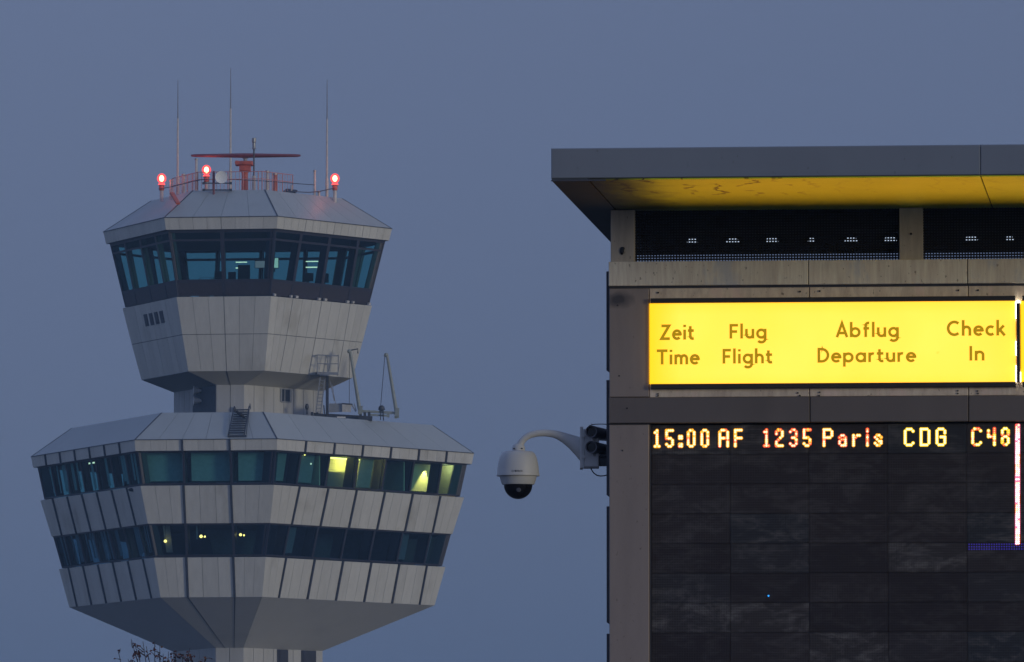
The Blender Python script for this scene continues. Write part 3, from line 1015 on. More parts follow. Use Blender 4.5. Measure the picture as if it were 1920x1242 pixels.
# ---------------------------------------------------------------- facade access crane on the deck roof
Yg = D - 2.6
def G(px, py, dy=0.0): return P(px, py, Yg + dy)
cr = empty('access_crane', G(640, 780))
tag(cr, 'window cleaning crane with ladder platform and two slanted arms on the deck roof', 'crane')
mb = MB()
mb.bar(G(588, 777), G(612, 780), .12, .16); mb.bar(G(612, 779.5), G(698, 784.5), .2, .2); mb.bar(G(672, 783, -.5), G(698, 786, -.5), .25, .22)
for px in (585, 594, 676, 684, 692):
    mb.bar(G(px, 773), G(px, 786), .14, .14)
part('chassis', mb, M['darksteel'], cr)
mb = MB(); mb.hexa([G(617, 757), G(641.5, 756.5), G(641.5, 772.5), G(617, 774), G(617, 757, .9), G(641.5, 756.5, .9), G(641.5, 772.5, .9), G(617, 774, .9)]); part('motor_box', mb, M['steel'], cr)
mb = MB(); mb.hexa([G(641.6, 758.5, -.15), G(659, 758.5, -.15), G(658, 773, -.15), G(641.6, 773, -.15), G(641.6, 758.5, .8), G(659, 758.5, .8), G(658, 773, .8), G(641.6, 773, .8)]); part('control_box', mb, M['white_pole'], cr)
mb = MB(); mb.hexa([G(641, 755.8, -.2), G(661, 757.3, -.2), G(661, 759.3, -.2), G(641, 758, -.2), G(641, 755.8, .9), G(661, 757.3, .9), G(661, 759.3, .9), G(641, 758, .9)]); part('box_lid', mb, M['darksteel'], cr)
mb = MB(); mb.bar(G(613.5, 782), G(613.5, 706), .16, .16); part('post', mb, M['darksteel'], cr)
mb = MB()
for a, c in (((592, 775), (600.5, 708)), ((601, 775), (609.5, 712))):
    mb.bar(G(*a, -.25), G(*c, -.25), .06)
for i in range(10):
    f_ = i / 9.5
    mb.bar(G(592 + 8.5 * f_, 773 - 63 * f_, -.25), G(601 + 8.5 * f_, 773 - 63 * f_, -.25), .04)
part('ladder', mb, M['steel'], cr)
mb = MB(); mb.hexa([G(594.5, 697.5, -.6), G(634.5, 698.5, -.6), G(634.5, 703.5, -.6), G(594.5, 702.5, -.6), G(594.5, 697.5, .6), G(634.5, 698.5, .6), G(634.5, 703.5, .6), G(594.5, 702.5, .6)]); part('platform', mb, M['steel'], cr)
mb = MB()
for dy in (-.55, .55):
    for px in (594.5, 614, 634):
        mb.bar(G(px, 698, dy), G(px + .4, 665.5, dy), .05)
    mb.bar(G(594.5, 666, dy), G(634, 667.5, dy), .06); mb.bar(G(594.5, 682, dy), G(634, 682.5, dy), .045)
for px in (594.5, 634):
    mb.bar(G(px, 666.5, -.55), G(px, 666.5, .55), .05)
part('platform_railing', mb, M['steel'], cr)
for (a, c, lab) in (((656.5, 658), (675, 772), 0), ((725.5, 665), (744, 776), 1)):
    mb = MB(); mb.tube([G(*c), G(*a)], [.105, .07], 8)
    mb.ball(G(a[0] - 1.5, a[1] + 1), .12, 8)
    mb.hexa([G(c[0] - 3, c[1] - 9, -.2), G(c[0] + 5, c[1] - 11, -.2), G(c[0] + 4, c[1] + 5, -.2), G(c[0] - 4, c[1] + 5, -.2), G(c[0] - 3, c[1] - 9, .2), G(c[0] + 5, c[1] - 11, .2), G(c[0] + 4, c[1] + 5, .2), G(c[0] - 4, c[1] + 5, .2)])
    part('arm', mb, M['green_steel'], cr)
mb = MB(); mb.bar(G(672, 771), G(747, 775), .13, .13); mb.bar(G(690, 778), G(728, 780), .1, .1); mb.bar(G(728, 775), G(728, 783), .12); mb.bar(G(742, 775), G(742, 785), .12); mb.bar(G(745, 774), G(745.5, 784), .16); part('boom', mb, M['green_steel'], cr)
mb = MB(); mb.ball(G(715.5, 766), .17, 8); mb.bar(G(713.5, 768, -.1), G(713.5, 788, -.1), .05); mb.bar(G(718, 768, -.1), G(719, 789, -.1), .06); mb.bar(G(709, 768), G(722, 768), .05); part('winch', mb, M['darksteel'], cr)
mb = MB(); mb.tube([G(721.5, 668), G(713.5, 764)], .018, 5); mb.tube([G(655, 662), G(655, 757)], .015, 5); mb.tube([G(658, 657), G(671, 654.5), G(671, 663)], .035, 5); part('cable', mb, M['darksteel'], cr)
mb = MB(); mb.bar(G(619, 715), G(627, 752), .05); mb.bar(G(623, 722), G(629, 757), .03); mb.bar(G(658, 757), G(667, 772), .07); mb.bar(G(664, 757), G(668, 771), .05); part('brace', mb, M['steel'], cr)
mb = MB(); mb.bar(G(575.5, 761), G(575.5, 777), .07); mb.ball(G(575.5, 763), .13, 8, (.8, .8, 1.3)); mb.bar(G(607, 760), G(609, 782), .06); part('buffer_post', mb, M['darksteel'], cr)
mb = MB(); mb.bar(G(632, 782.5, -.7), G(648, 783, -.7), .1, .06); part('work_lamp', mb, M['dish'], cr)

# ================================================================ TREE in front of the tower foot
YT = 110.0
M['bark'] = plain("bark", (0.055, 0.045, 0.045), 0.9)
m, nt, b = new_mat("red_brown_leaves")
geo = nt.nodes.new("ShaderNodeNewGeometry")
nt.links.new(ramp(nt, geo.outputs['Random Per Island'], [(0, (0.05, 0.02, 0.025)), (0.6, (0.10, 0.03, 0.03)), (0.9, (0.17, 0.07, 0.035)), (1, (0.10, 0.09, 0.05))]), b.inputs['Base Color'])
b.inputs['Roughness'].default_value = 0.7
M['leaf'] = m
rng = random.Random(5)
base = P(318, 1400, YT); base.z = 0
tr = empty('tree', base)
tag(tr, 'thin twigs with a few dark red leaves in front of the tower foot', 'tree')
trunk, tw, lv = MB(), MB(), MB()
fork = base + Vector((0.02, 0, 2.3))
trunk.tube([base + Vector((0, 0, -.2)), base + Vector((.03, 0, .8)), base + Vector((-.02, .03, 1.6)), fork], [.11, .085, .075, .065], 10)
def leaf(p, s):
    d = Vector((rng.uniform(-1, 1), rng.uniform(-1, 1), rng.uniform(-1, .6))).normalized()
    s1 = d.cross(Vector((rng.uniform(-1, 1), rng.uniform(-1, 1), rng.uniform(-1, 1)))).normalized() * s * .36
    n = d.cross(s1).normalized() * s * .12
    lv.add([p, p + d * s * .3 + s1 * .8 + n, p + d * s * .62 + s1 * .9 + n * 1.2, p + d * s - n, p + d * s * .62 - s1 * .9 + n * 1.2, p + d * s * .3 - s1 * .8 + n, p + d * s * .5],
           [(0, 1, 2, 6), (6, 2, 3), (0, 6, 4, 5), (6, 3, 4)])
def twig(a, c, r0, leaves, lenw):
    mid = a.lerp(c, .5) + Vector((rng.uniform(-1, 1), rng.uniform(-1, 1), rng.uniform(0, 1))) * (c - a).length * .08
    r0 = r0 * 1.5 + .001
    tw.tube([a, a.lerp(mid, .5), mid, c], [r0, r0 * .8, r0 * .6, r0 * .3], 5)
    for i in range(leaves):
        t = rng.uniform(.25, 1.0)
        p = a.lerp(mid, t * 2) if t < .5 else mid.lerp(c, t * 2 - 1)
        leaf(p + Vector((rng.uniform(-1, 1), rng.uniform(-1, 1), rng.uniform(-1, 1))) * .012, lenw * rng.uniform(.7, 1.2))
tips = [(221, 1219, 3), (246, 1199, 9), (254, 1213, 12), (268, 1203, 9), (274, 1212, 10), (290, 1204, 4), (300, 1211, 9), (306, 1226, 9), (316, 1222, 8), (331, 1220, 10), (344, 1228, 14), (356, 1216, 8), (352, 1232, 16), (372, 1240, 10), (385, 1231, 9), (262, 1234, 14), (240, 1236, 9), (318, 1240, 12), (292, 1240, 8), (338, 1244, 18), (390, 1246, 10), (405, 1262, 10), (210, 1262, 8), (280, 1262, 16), (330, 1270, 18), (370, 1270, 16)]
for (px, py, nl) in tips:
    c = P(px, py, YT + rng.uniform(-.7, .7))
    a = fork.lerp(c, .35) + Vector((rng.uniform(-.08, .08), rng.uniform(-.1, .1), rng.uniform(-.1, .25)))
    trunk.tube([fork - Vector((0, 0, .05)), fork.lerp(a, .5) + Vector((0, 0, .06)), a], [.03, .022, .016], 6)
    s0 = a.lerp(c, .55)
    twig(a, s0, .013, 2, .05)
    twig(s0, c, .0075, nl // 2, .05)
    for j in range(6):
        t = rng.uniform(.1, .95)
        p = s0.lerp(c, t)
        e = p + Vector((rng.uniform(-1, 1), rng.uniform(-1, 1), rng.uniform(.1, 1.0))).normalized() * rng.uniform(.06, .2)
        e.z = min(e.z, c.z + .02)
        twig(p, e, .004, max(1, nl // 3), .052)
part('trunk', trunk, M['bark'], tr, True)
part('twigs', tw, M['bark'], tr)
part('crown', lv, M['leaf'], tr)

# ================================================================ DEPARTURE BOARD BUILDING
YB = 41.0
TH = rad(5.3)
KO = P(1142, 900, YB); KO.z = 0.0
kio = empty('departure_board_building', KO, -TH)
tag(kio, 'dark metal clad airport building end with flat overhanging roof carrying the departure board', 'building')
EX, DY = Vector((math.cos(TH), -math.sin(TH), 0)), Vector((math.sin(TH), math.cos(TH), 0))
def K(px, py, ly=0.0):
    """photo pixel -> (local x, local z) on the building's vertical plane at depth ly behind its front"""
    d = ray(px, py)
    p0 = KO + DY * ly
    t = (p0 - Vector((0, 0, EYE))).dot(DY) / d.dot(DY)
    w = Vector((0, 0, EYE)) + d * t - KO
    return w.dot(EX), w.z
def KX(px, py=900, ly=0.0): return K(px, py, ly)[0]
def KZ(px, py, ly=0.0): return K(px, py, ly)[1]
def kw(x, y, z): return KO + EX * x + DY * y + Vector((0, 0, z))
def kpart(name, mb, mat, parent=kio, smooth=False, label=None): return part(name, mb, mat, parent, smooth, local=True, label=label)
XR = 5.2                                        # right end of the building, outside the frame
x_pil = KX(1217)

M['fascia'] = streaked("grey_blue_fascia", (0.195, 0.225, 0.27), 0.5, 0.0, 0.01, 0.05, (0.7, 0.7, 0.72), 0.5, (1, 1, .3), 1.2, 0.35)
M['edge'] = plain("dark_edge_trim", (0.045, 0.06, 0.07), 0.6)
M['beam'] = streaked("weathered_aluminium", (0.94, 0.83, 0.71), 0.55, 0.0, 0.04, 0.26, (0.62, 0.6, 0.6), 0.9, (7, 7, 0.6), 3.2, 0.7, (0.60, 0.62, 0.66))  # warm lamplight from below is worked into the pale base colour
M['strip'] = streaked("stained_strip", (0.90, 0.74, 0.60), 0.5, 0.0, 0.06, 0.30, (0.5, 0.46, 0.42), 0.8, (4, 4, 1.2), 3.0, 0.8, (0.92, 0.72, 0.62))
M['pillar'] = streaked("dull_bronze_sheet", (0.35, 0.295, 0.265), 0.42, 0.2, 0.02, 0.12, (0.42, 0.42, 0.44), 0.75, (2, 2, .35), 1.6, 0.5)
M['beam2'] = streaked("dark_bronze_sheet", (0.19, 0.165, 0.155), 0.42, 0.2, 0.03, 0.10, (0.6, 0.58, 0.55), 0.5, (1.2, 1.2, .5), 1.6)
M['post'] = streaked("stained_post", (0.55, 0.50, 0.44), 0.6, 0.0, 0.01, 0.25, (0.6, 0.58, 0.55), 0.6, (4, 4, .4), 3.0, 0.6)
M['sidepanel'] = plain("dark_side_panel", (0.06, 0.06, 0.075), 0.5)
M['void'] = plain("dark_void", (0.012, 0.012, 0.016), 0.9)
M['screw'] = plain("screw_head", (0.03, 0.03, 0.035), 0.5, 0.5)

SHADE_STAIN_X = KX(1033.5, 310, -1.62) + .185 + .19
# soffit: yellow coated sheet with rusty-brown dribble stains creeping in from the front edge
m, nt, b = new_mat("soffit_paint")
co = coords(nt)
sep = nt.nodes.new("ShaderNodeSeparateXYZ"); nt.links.new(co, sep.inputs[0])
warp = noise(nt, coords(nt, (1.6, 1.3, 1)), 2.4, 4, 0.6)
wv = math_n(nt, 'ADD', math_n(nt, 'MULTIPLY', sep.outputs[0], 6.5), math_n(nt, 'MULTIPLY', warp, 2.6))
fr = math_n(nt, 'ABSOLUTE', math_n(nt, 'SUBTRACT', math_n(nt, 'FRACT', wv), 0.5))
line = ramp(nt, fr, [(0.0, 1.0), (0.05, 0.95), (0.10, 0.0)])
gate = ramp(nt, noise(nt, coords(nt, (1.4, .9, 1)), 2.6, 2), [(0.45, 0.0), (0.52, 1.0)])
stain = math_n(nt, 'MULTIPLY', line, math_n(nt, 'MULTIPLY', gate, ramp(nt, math_n(nt, 'SUBTRACT', sep.outputs[0], SHADE_STAIN_X), [(0.55, 1.0), (0.95, 0.12)])))
blot = ramp(nt, noise(nt, co, 4.0, 5), [(0.35, (0.82, 0.90, 0.05)), (0.7, (0.88, 0.95, 0.07))])
base_ = mixc(nt, math_n(nt, 'MULTIPLY', stain, math_n(nt, 'MULTIPLY', ramp(nt, math_n(nt, 'ADD', math_n(nt, 'MULTIPLY', sep.outputs[1], -1.0), 0.0), [(0.55, 0.0), (0.95, 0.92)]), 1.0)), blot, (0.14, 0.08, 0.03))
# falloff of the sign's light at the left end, painted dark with a ragged edge
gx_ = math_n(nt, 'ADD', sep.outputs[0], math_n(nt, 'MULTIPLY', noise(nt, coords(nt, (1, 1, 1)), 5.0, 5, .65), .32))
end_shade = ramp(nt, math_n(nt, 'SUBTRACT', gx_, SHADE_STAIN_X), [(0.0, .93), (.15, .7), (.34, 0.0)])
nt.links.new(mixc(nt, end_shade, base_, (0.05, 0.05, 0.055)), b.inputs['Base Color'])
b.inputs['Roughness'].default_value = 0.50
b.inputs['Metallic'].default_value = 0.94
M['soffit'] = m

# roof: fascia, soffit, panel joint
OV = -1.62                                      # front overhang
z_s = KZ(1040, 339.5, OV)
z_f = KZ(1040, 278.5, OV)
x_rl = KX(1033.5, 310, OV)
x_j = KX(1838, 310, OV)
RB = 2.90                                       # back edge of roof
roof = None
for (xa, xb) in ((x_rl, x_j - .001), (x_j + .001, XR + .4)):
    mb = MB()
    mb.box((xa, OV, z_s + .012), (xb, OV + .05, z_f), .004)
    mb.box((xa, RB - .05, z_s + .012), (xb, RB, z_f))
    if xa == x_rl:
        mb.box((xa, OV + .05, z_s + .012), (xa + .05, RB - .05, z_f))
    mb.box((xa + .0, OV + .05, z_f - .03), (xb, RB - .05, z_f - .006))
    roof = kpart('roof', mb, M['fascia'], label=None)
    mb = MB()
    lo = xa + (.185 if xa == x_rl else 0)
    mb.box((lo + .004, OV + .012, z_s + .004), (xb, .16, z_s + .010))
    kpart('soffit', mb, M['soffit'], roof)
    mb = MB()
    mb.box((lo + .004, .165, z_s + .004), (xb, RB - .012, z_s + .010))
    kpart('inner_soffit', mb, M['void'], roof)
    if xa == x_rl:
        mb = MB()
        mb.box((xa + .003, OV + .003, z_s), (xa + .183, RB - .003, z_s + .011))
        kpart('edge_trim', mb, M['edge'], roof)
        mb = MB()
        mb.box((xa, OV, z_s - .002), (xa + .27, OV + .01, z_s + .006))
        kpart('drip_edge', mb, M['joint'], roof)
mb = MB()
mb.box((x_rl + .18, OV + .02, z_s + .02), (XR + .38, RB - .06, z_s + .05))
kpart('roof_deck', mb, M['void'])

# posts in the open band below the roof
zb_t, zb_b = KZ(1142, 491.5), KZ(1142, 537)
for pxa, pxb in ((1145.5, 1190), (1686.5, 1730.5), (2230, 2275)):
    mb = MB()
    xa, xb = KX(pxa, 440, .05), KX(pxb, 440, .05)
    mb.box((xa, .03, zb_t), (xb, .15, z_s - .001), .003)
    po = kpart('post', mb, M['post'])
    mb = MB()
    xm = (xa + xb) / 2 + (0 if pxa > 1200 else -.003)
    zz = KZ(pxa, 438 if pxa > 1200 else 470)
    if pxa < 1200:
        mb.ball((xm, .028, zz), .014, 8, (.8, .5, 1.5)); mb.ball((xm + .006, .026, zz + .012), .009, 8)
    else:
        mb.lathe((xm, .032, zz), [(.007, 0), (.006, .008), (.002, .009)], 10, axis=Vector((0, -1, 0)))
    kpart('bolt_head', mb, M['black'], po)
    for yb in (RB - .5,):
        if pxa > 1200:
            mb = MB(); mb.box((xa - .087, yb, zb_t - .05), (xb - .127, yb + .1, z_s - .001)); kpart('rear_post', mb, M['void'])
# wire mesh between the posts
pitch = 5.4 / 364.0
for pxa, pxb in ((1190.5, 1686), (1731, 2229.5)):
    xa, xb = KX(pxa, 440, .09), KX(pxb, 440, .09)
    mb = MB()
    n = int((xb - xa) / pitch)
    for i in range(n + 1):
        x = xa + pitch * (i + .5)
        if x < xb:
            mb.box((x - .0038, .088, zb_t), (x + .0038, .092, z_s))
    z = zb_t + .004
    while z < z_s:
        mb.box((xa, .093, z - .0044), (xb, .097, z + .0044))
        z += pitch * .93
    kpart('wire_mesh', mb, M['void'])
# beams and strips
def front_box(name, pxa, pxb, pya, pyb, y0, y1, mat, bev=.003, parent=kio, xr=None):
    mb = MB()
    xa = KX(pxa, (pya + pyb) / 2)
    xb = xr if xr is not None else KX(pxb, (pya + pyb) / 2)
    za, zb = KZ(pxa, pyb), KZ(pxa, pya)
    mb.box((xa, y0, za), (xb, y1, zb), bev)
    return kpart(name, mb, mat, parent)
def seg_beam(name, segs, pya, pyb, y0, y1, mat):
    mb = MB()
    za, zb = KZ(1142, pyb), KZ(1142, pya)
    for a, c in zip(segs[:-1], segs[1:]):
        xa = KX(a, 515) + (.0 if a == segs[0] else .002)
        xb = KX(c, 515) - .002
        mb.box((xa, y0, za), (xb, y1, zb), .003)
    return kpart(name, mb, mat)
seg_beam('top_beam', (1141.5, 1516, 1814, 2112, 2410, 2708), 491.5, 536.8, -.012, .5, M['beam'])
front_box('shadow_gap', 1143, 0, 536.8, 541.5, .012, .4, M['joint'], 0, xr=XR - .01)
seg_beam('sign_strip', (1217.6, 1517, 1815, 2112, 2410, 2708), 541.5, 746, .004, .3, M['strip'])
# dark blotch on the upper pillar, under the beam
pm = M['pillar'].node_tree
pb = pm.nodes["Principled BSDF"]
src = pb.inputs['Base Color'].links[0].from_socket
vd = pm.nodes.new("ShaderNodeVectorMath"); vd.operation = 'DISTANCE'
mp_ = pm.nodes.new("ShaderNodeMapping"); mp_.inputs['Scale'].default_value = (1, 0, 1.8)
tc_ = pm.nodes.new("ShaderNodeTexCoord"); pm.links.new(tc_.outputs['Object'], mp_.inputs[0]); pm.links.new(mp_.outputs[0], vd.inputs[0])
vd.inputs[1].default_value = (KX(1161), 0, KZ(1161, 562) * 1.8)
dd = math_n(pm, 'ADD', vd.outputs['Value'], math_n(pm, 'MULTIPLY', noise(pm, coords(pm), 14.0, 4), .07))
pm.links.new(mixc(pm, ramp(pm, dd, [(.06, .85), (.125, 0.0)]), src, (0.05, 0.05, 0.06)), pb.inputs['Base Color'])
pil = front_box('pillar', 1142.5, 1217, 541.5, 745, 0.0, .3, M['pillar'])
low = front_box('pillar', 1142.5, 1217, 797, 1500, 0.002, .3, M['pillar'])
mb = MB()
mb.box((KX(1142.5), .002, 0), (KX(1217), .3, KZ(1142.5, 1500) - .003)); kpart('plinth', mb, M['beam2'])
seg_beam('lower_beam', (1141.5, 1518, 1815, 2112, 2410, 2708), 746, 794, -.008, .3, M['beam2'])
front_box('shadow_gap', 1143, 0, 794, 797, .02, .3, M['joint'], 0, xr=x_pil)
# body behind the front
mb = MB(); mb.box((.02, .31, 0), (XR - .02, 2.3, zb_b)); kpart('body', mb, M['sidepanel'])
mb = MB(); mb.box((x_pil, .25, 0), (XR - .03, .3, KZ(1218, 794) - .002)); kpart('recess_back', mb, M['void'])
mb = MB(); mb.box((x_pil + .002, .01, 0), (XR - .03, .25, KZ(1218, 1700))); kpart('base_wall', mb, M['beam2'])
# side panels along the left return, with gaps between them
for a, c in ((508, 698), (712, 932), (949, 1171), (1188, 1410), (1427, 1650)):
    mb = MB()
    za, zb = KZ(1142, c), KZ(1142, a)
    mb.hexa([(-.0165, .04, za + .012), (0.0005, .04, za), (0.0005, .04, zb), (-.0165, .04, zb), (-.0165, 2.2, za + .012), (0.0005, 2.2, za), (0.0005, 2.2, zb), (-.0165, 2.2, zb)])
    kpart('side_panel', mb, M['sidepanel'])
# screws
mb = MB()
for px, py in ((1234, 549), (1500, 547), (1537, 546), (1797, 544.5), (1834, 544.5)):
    x, z = K(px, py); mb = MB(); mb.lathe((x, .002, z), [(.005, 0), (.0045, .005), (.002, .006)], 8, axis=Vector((0, -1, 0))); kpart('screw_head', mb, M['screw'])
for px, py in ((1234, 739), (1234, 742.5), (1496, 737), (1500, 742), (1537, 736), (1536, 742), (1796, 733), (1796, 738), (1833, 733.5), (1834, 738)):
    x, z = K(px, py); mb = MB(); mb.lathe((x, .002, z), [(.0042, 0), (.004, .005), (.002, .006)], 8, axis=Vector((0, -1, 0))); kpart('screw_head', mb, M['screw'])
for px, py in ((1158, 573), (1161, 705), (1176, 766), (1167, 845)):
    x, z = K(px, py); mb = MB(); mb.lathe((x, .003 if py != 766 else -.006, z), [(.0045, 0), (.004, .005), (.002, .006)], 8, axis=Vector((0, -1, 0))); kpart('screw_head', mb, M['screw'])

# ---------------------------------------------------------------- ceiling lamps seen through the mesh
M['dome_lamp'] = emit("pale_dome_lamp", (0.55, 0.66, 0.85), 0.9)
first = None
labs = {1298: 'dim pale dome lamp nearest the left post behind the mesh', 1374: 'pale dome lamp second from the left post behind the mesh', 1447: 'pale dome lamp third from the left post behind the mesh', 1521: 'faintest pale dome lamp, midway between the two posts',
        1596: 'pale dome lamp second left of the right post', 1669: 'pale dome lamp just left of the right post', 1821: 'pale dome lamp first right of the right post', 1893: 'pale dome lamp at the right edge of the photo behind the mesh'}
for px in sorted(labs):
    yy = 1.55
    x, _ = K(px, 432, yy)
    sc = {1298: .8, 1521: .5, 1893: .6}.get(px, 1.0)
    p = kw(x, yy, z_s + .002)
    r_ = empty('dome_lamp', p)
    tag(r_, labs[px], 'lamp', 'dome lamps under the roof')
    mb = MB(); mb.tube([(0, 0, 0), (0, 0, -.02)], .008, 8); part('lamp_stem', mb, M['void'], r_, local=True)
    mb = MB(); mb.lathe((0, 0, -.052), [(.036 * sc, 0), (.036 * sc, .004), (.033 * sc, .014), (.025 * sc, .024), (.012 * sc, .030), (.004, .032)], 16); part('lamp_dome', mb, M['dome_lamp'], r_, True, local=True)

# ---------------------------------------------------------------- lettering (single-stroke alphabet, ribbons)
def arc(cx, cy, rx, ry, a0, a1, n=12):
    return [(cx + rx * math.cos(rad(a0 + (a1 - a0) * i / n)), cy + ry * math.sin(rad(a0 + (a1 - a0) * i / n))) for i in range(n + 1)]
bowl = arc(.33, .335, .255, .265, 0, 360, 28)
GL = {
 'Z': ([[(.06, .925), (.60, .925), (.07, .075), (.66, .075)]], .70),
 'e': ([[(.085, .355), (.575, .355)] + arc(.33, .335, .25, .265, 5, 318, 24)], .64),
 'i': ([[(.1, 0), (.1, .67)], [(.1, .83), (.1, .99)]], .2),
 't': ([[(.17, .90), (.17, .22)] + arc(.32, .22, .15, .15, 180, 275, 6) + [(.42, .085)], [(.0, .60), (.42, .60)]], .45),
 'T': ([[(0, .925), (.74, .925)], [(.37, .925), (.37, 0)]], .74),
 'm': ([[(.09, 0), (.09, .67)], [(.09, .38)] + arc(.28, .41, .185, .19, 175, 0, 10) + [(.465, 0)], [(.465, .38)] + arc(.655, .41, .185, .19, 175, 0, 10) + [(.84, 0)]], .93),
 'F': ([[(.09, 0), (.09, .925), (.56, .925)], [(.09, .49), (.50, .49)]], .56),
 'l': ([[(.1, 0), (.1, 1.05)]], .2),
 'u': ([[(.085, .67), (.085, .28)] + arc(.295, .28, .21, .205, 180, 360, 12) + [(.505, .3)], [(.505, .67), (.505, 0)]], .59),
 'g': ([bowl, [(.585, .67), (.585, -.03)] + arc(.335, -.03, .25, .23, 0, -145, 12)], .67),
 'h': ([[(.09, 0), (.09, 1.05)], [(.09, .38)] + arc(.30, .39, .21, .205, 175, 0, 12) + [(.51, 0)]], .6),
 'A': ([[(.06, 0), (.38, .97), (.70, 0)], [(.16, .29), (.60, .29)]], .76),
 'b': ([[(.075, 0), (.075, 1.05)], bowl], .66),
 'f': ([[(.20, 0), (.20, .80)] + arc(.38, .80, .18, .175, 180, 75, 6), [(.05, .60), (.42, .60)]], .45),
 'D': ([[(.10, .075), (.10, .925), (.28, .925)] + arc(.28, .5, .40, .425, 90, -90, 18) + [(.10, .075)]], .75),
 'p': ([[(.075, .67), (.075, -.31)], bowl], .66),
 'a': ([bowl, [(.585, .67), (.585, 0)]], .67),
 'r': ([[(.09, 0), (.09, .67)], [(.09, .36)] + arc(.30, .38, .21, .215, 175, 70, 8)], .42),
 'C': ([arc(.46, .5, .39, .425, 48, 312, 26)], .80),
 'c': ([arc(.33, .335, .255, .265, 48, 312, 20)], .55),
 'k': ([[(.09, 0), (.09, 1.05)], [(.48, .67), (.12, .28)], [(.23, .38), (.54, 0)]], .58),
 'I': ([[(.1, 0), (.1, 1.0)]], .2),
 'n': ([[(.09, 0), (.09, .67)], [(.09, .38)] + arc(.30, .39, .21, .205, 175, 0, 12) + [(.51, 0)]], .6),
 'B': ([[(.1, .075), (.1, .925), (.4, .925)] + arc(.4, .71, .2, .215, 90, -90, 8) + [(.1, .495)], [(.4, .495)] + arc(.4, .285, .22, .21, 90, -90, 8) + [(.1, .075)]], .7),
 'O': ([arc(.45, .5, .38, .425, 0, 360, 26)], .9),
 'S': ([arc(.35, .71, .24, .215, 40, 270, 12) + arc(.35, .285, .25, .21, 90, -140, 12)], .7),
 'H': ([[(.1, 0), (.1, 1)], [(.65, 0), (.65, 1)], [(.1, .5), (.65, .5)]], .75),
}
def ribbon(mb, pts, w, to3, depth):
    n = len(pts)
    L_, R_ = [], []
    closed = (Vector(pts[0]) - Vector(pts[-1])).length < 1e-4
    for i in range(n):
        p = Vector(pts[i])
        a = Vector(pts[i - 1]) if i else (Vector(pts[-2]) if closed else None)
        c = Vector(pts[i + 1]) if i < n - 1 else (Vector(pts[1]) if closed else None)
        d1 = (p - a).normalized() if a is not None else (c - p).normalized()
        d2 = (c - p).normalized() if c is not None else d1
        n1, n2 = Vector((-d1.y, d1.x)), Vector((-d2.y, d2.x))
        mm = n1 + n2
        mm = n1 if mm.length < 1e-3 else mm.normalized()
        s = (w / 2) / max(.35, mm.dot(n1))
        L_.append(p + mm * s); R_.append(p - mm * s)
    vs_ = [to3(q.x, q.y, depth) for q in L_] + [to3(q.x, q.y, depth) for q in R_]
    mb.add(vs_, [(i, n + i, n + i + 1, i + 1) for i in range(n - 1)])
def word_mesh(text, gap=.13):
    strokes, x = [], 0.0
    for ch in text:
        st_, adv = GL[ch]
        for s in st_:
            strokes.append([(x + p[0], p[1]) for p in s])
        x += adv + gap
    xs = [p[0] for s in strokes for p in s]
    return strokes, min(xs), max(xs)
def lettering(text, pxa, pxb, pya_cap, pyb, ly, W=.19):
    strokes, xa, xb = word_mesh(text)
    lx0, z0 = K(pxa, pyb, ly)
    lx1 = KX(pxb, pyb, ly)
    z1 = KZ(pxa, pya_cap, ly)
    cap_h = z1 - z0
    hw = W / 2
    sx = (lx1 - lx0 - 2 * hw * cap_h) / (xb - xa)
    mb = MB()
    for i, s in enumerate(strokes):
        s2 = [((p[0] - xa) * sx / cap_h + hw, p[1]) for p in s]
        ribbon(mb, s2, W, lambda x, y, d: (lx0 + x * cap_h, d, z0 + y * cap_h), ly - .0002 * (i % 4))
    return mb

# ---------------------------------------------------------------- yellow header signs
m, nt, b = new_mat("backlit_yellow")
co = coords(nt)
f = noise(nt, co, 2.2, 2, .5)
sepz = nt.nodes.new("ShaderNodeSeparateXYZ"); nt.links.new(coords(nt, kind='Generated'), sepz.inputs[0])
edge_x = ramp(nt, sepz.outputs[0], [(0.0, 0.0), (0.085, 1.0), (0.93, 1.0), (1.0, 0.75)])
edge_z = ramp(nt, sepz.outputs[2], [(0.0, 0.75), (0.12, 1.0), (0.85, 1.0), (1.0, 0.6)])
tube_fac = math_n(nt, 'MULTIPLY', edge_x, edge_z)
hot = ramp(nt, f, [(0.3, (1.0, 0.425, 0.040)), (0.7, (1.0, 0.45, 0.055))])
colr = mixc(nt, tube_fac, (0.68, 0.36, 0.004), hot)
flies = ramp(nt, noise(nt, co, 26.0, 2, .5), [(0.73, 0.0), (0.78, 0.45)])      # dead flies and dirt behind the plastic
colr = mixc(nt, flies, colr, (0.5, 0.24, 0.01))
bands = ramp(nt, noise(nt, coords(nt, (3.0, 1, .05)), 2.0, 1), [(0.35, 0.975), (0.65, 1.0)])
colr = mixc(nt, 1.0, colr, bands, 'MULTIPLY')
b.inputs['Base Color'].default_value = (0.6, 0.45, 0.02, 1)
b.inputs['Roughness'].default_value = 0.35
nt.links.new(colr, b.inputs['Emission Color'])
b.inputs['Emission Strength'].default_value = 2.02
M['sign'] = m
M['sign_text'] = emit("backlit_brown_text", (0.38, 0.222, 0.0), 1.0)
M['sign_text'].node_tree.nodes['Principled BSDF'].inputs['Base Color'].default_value = (0.03, 0.02, 0.0, 1)
M['sign_trim'] = plain("sign_trim", (0.05, 0.045, 0.04), 0.35, 0.3)
M['tube_light'] = emit("white_tube_gap", (1.0, 0.97, 0.85), 6.0)
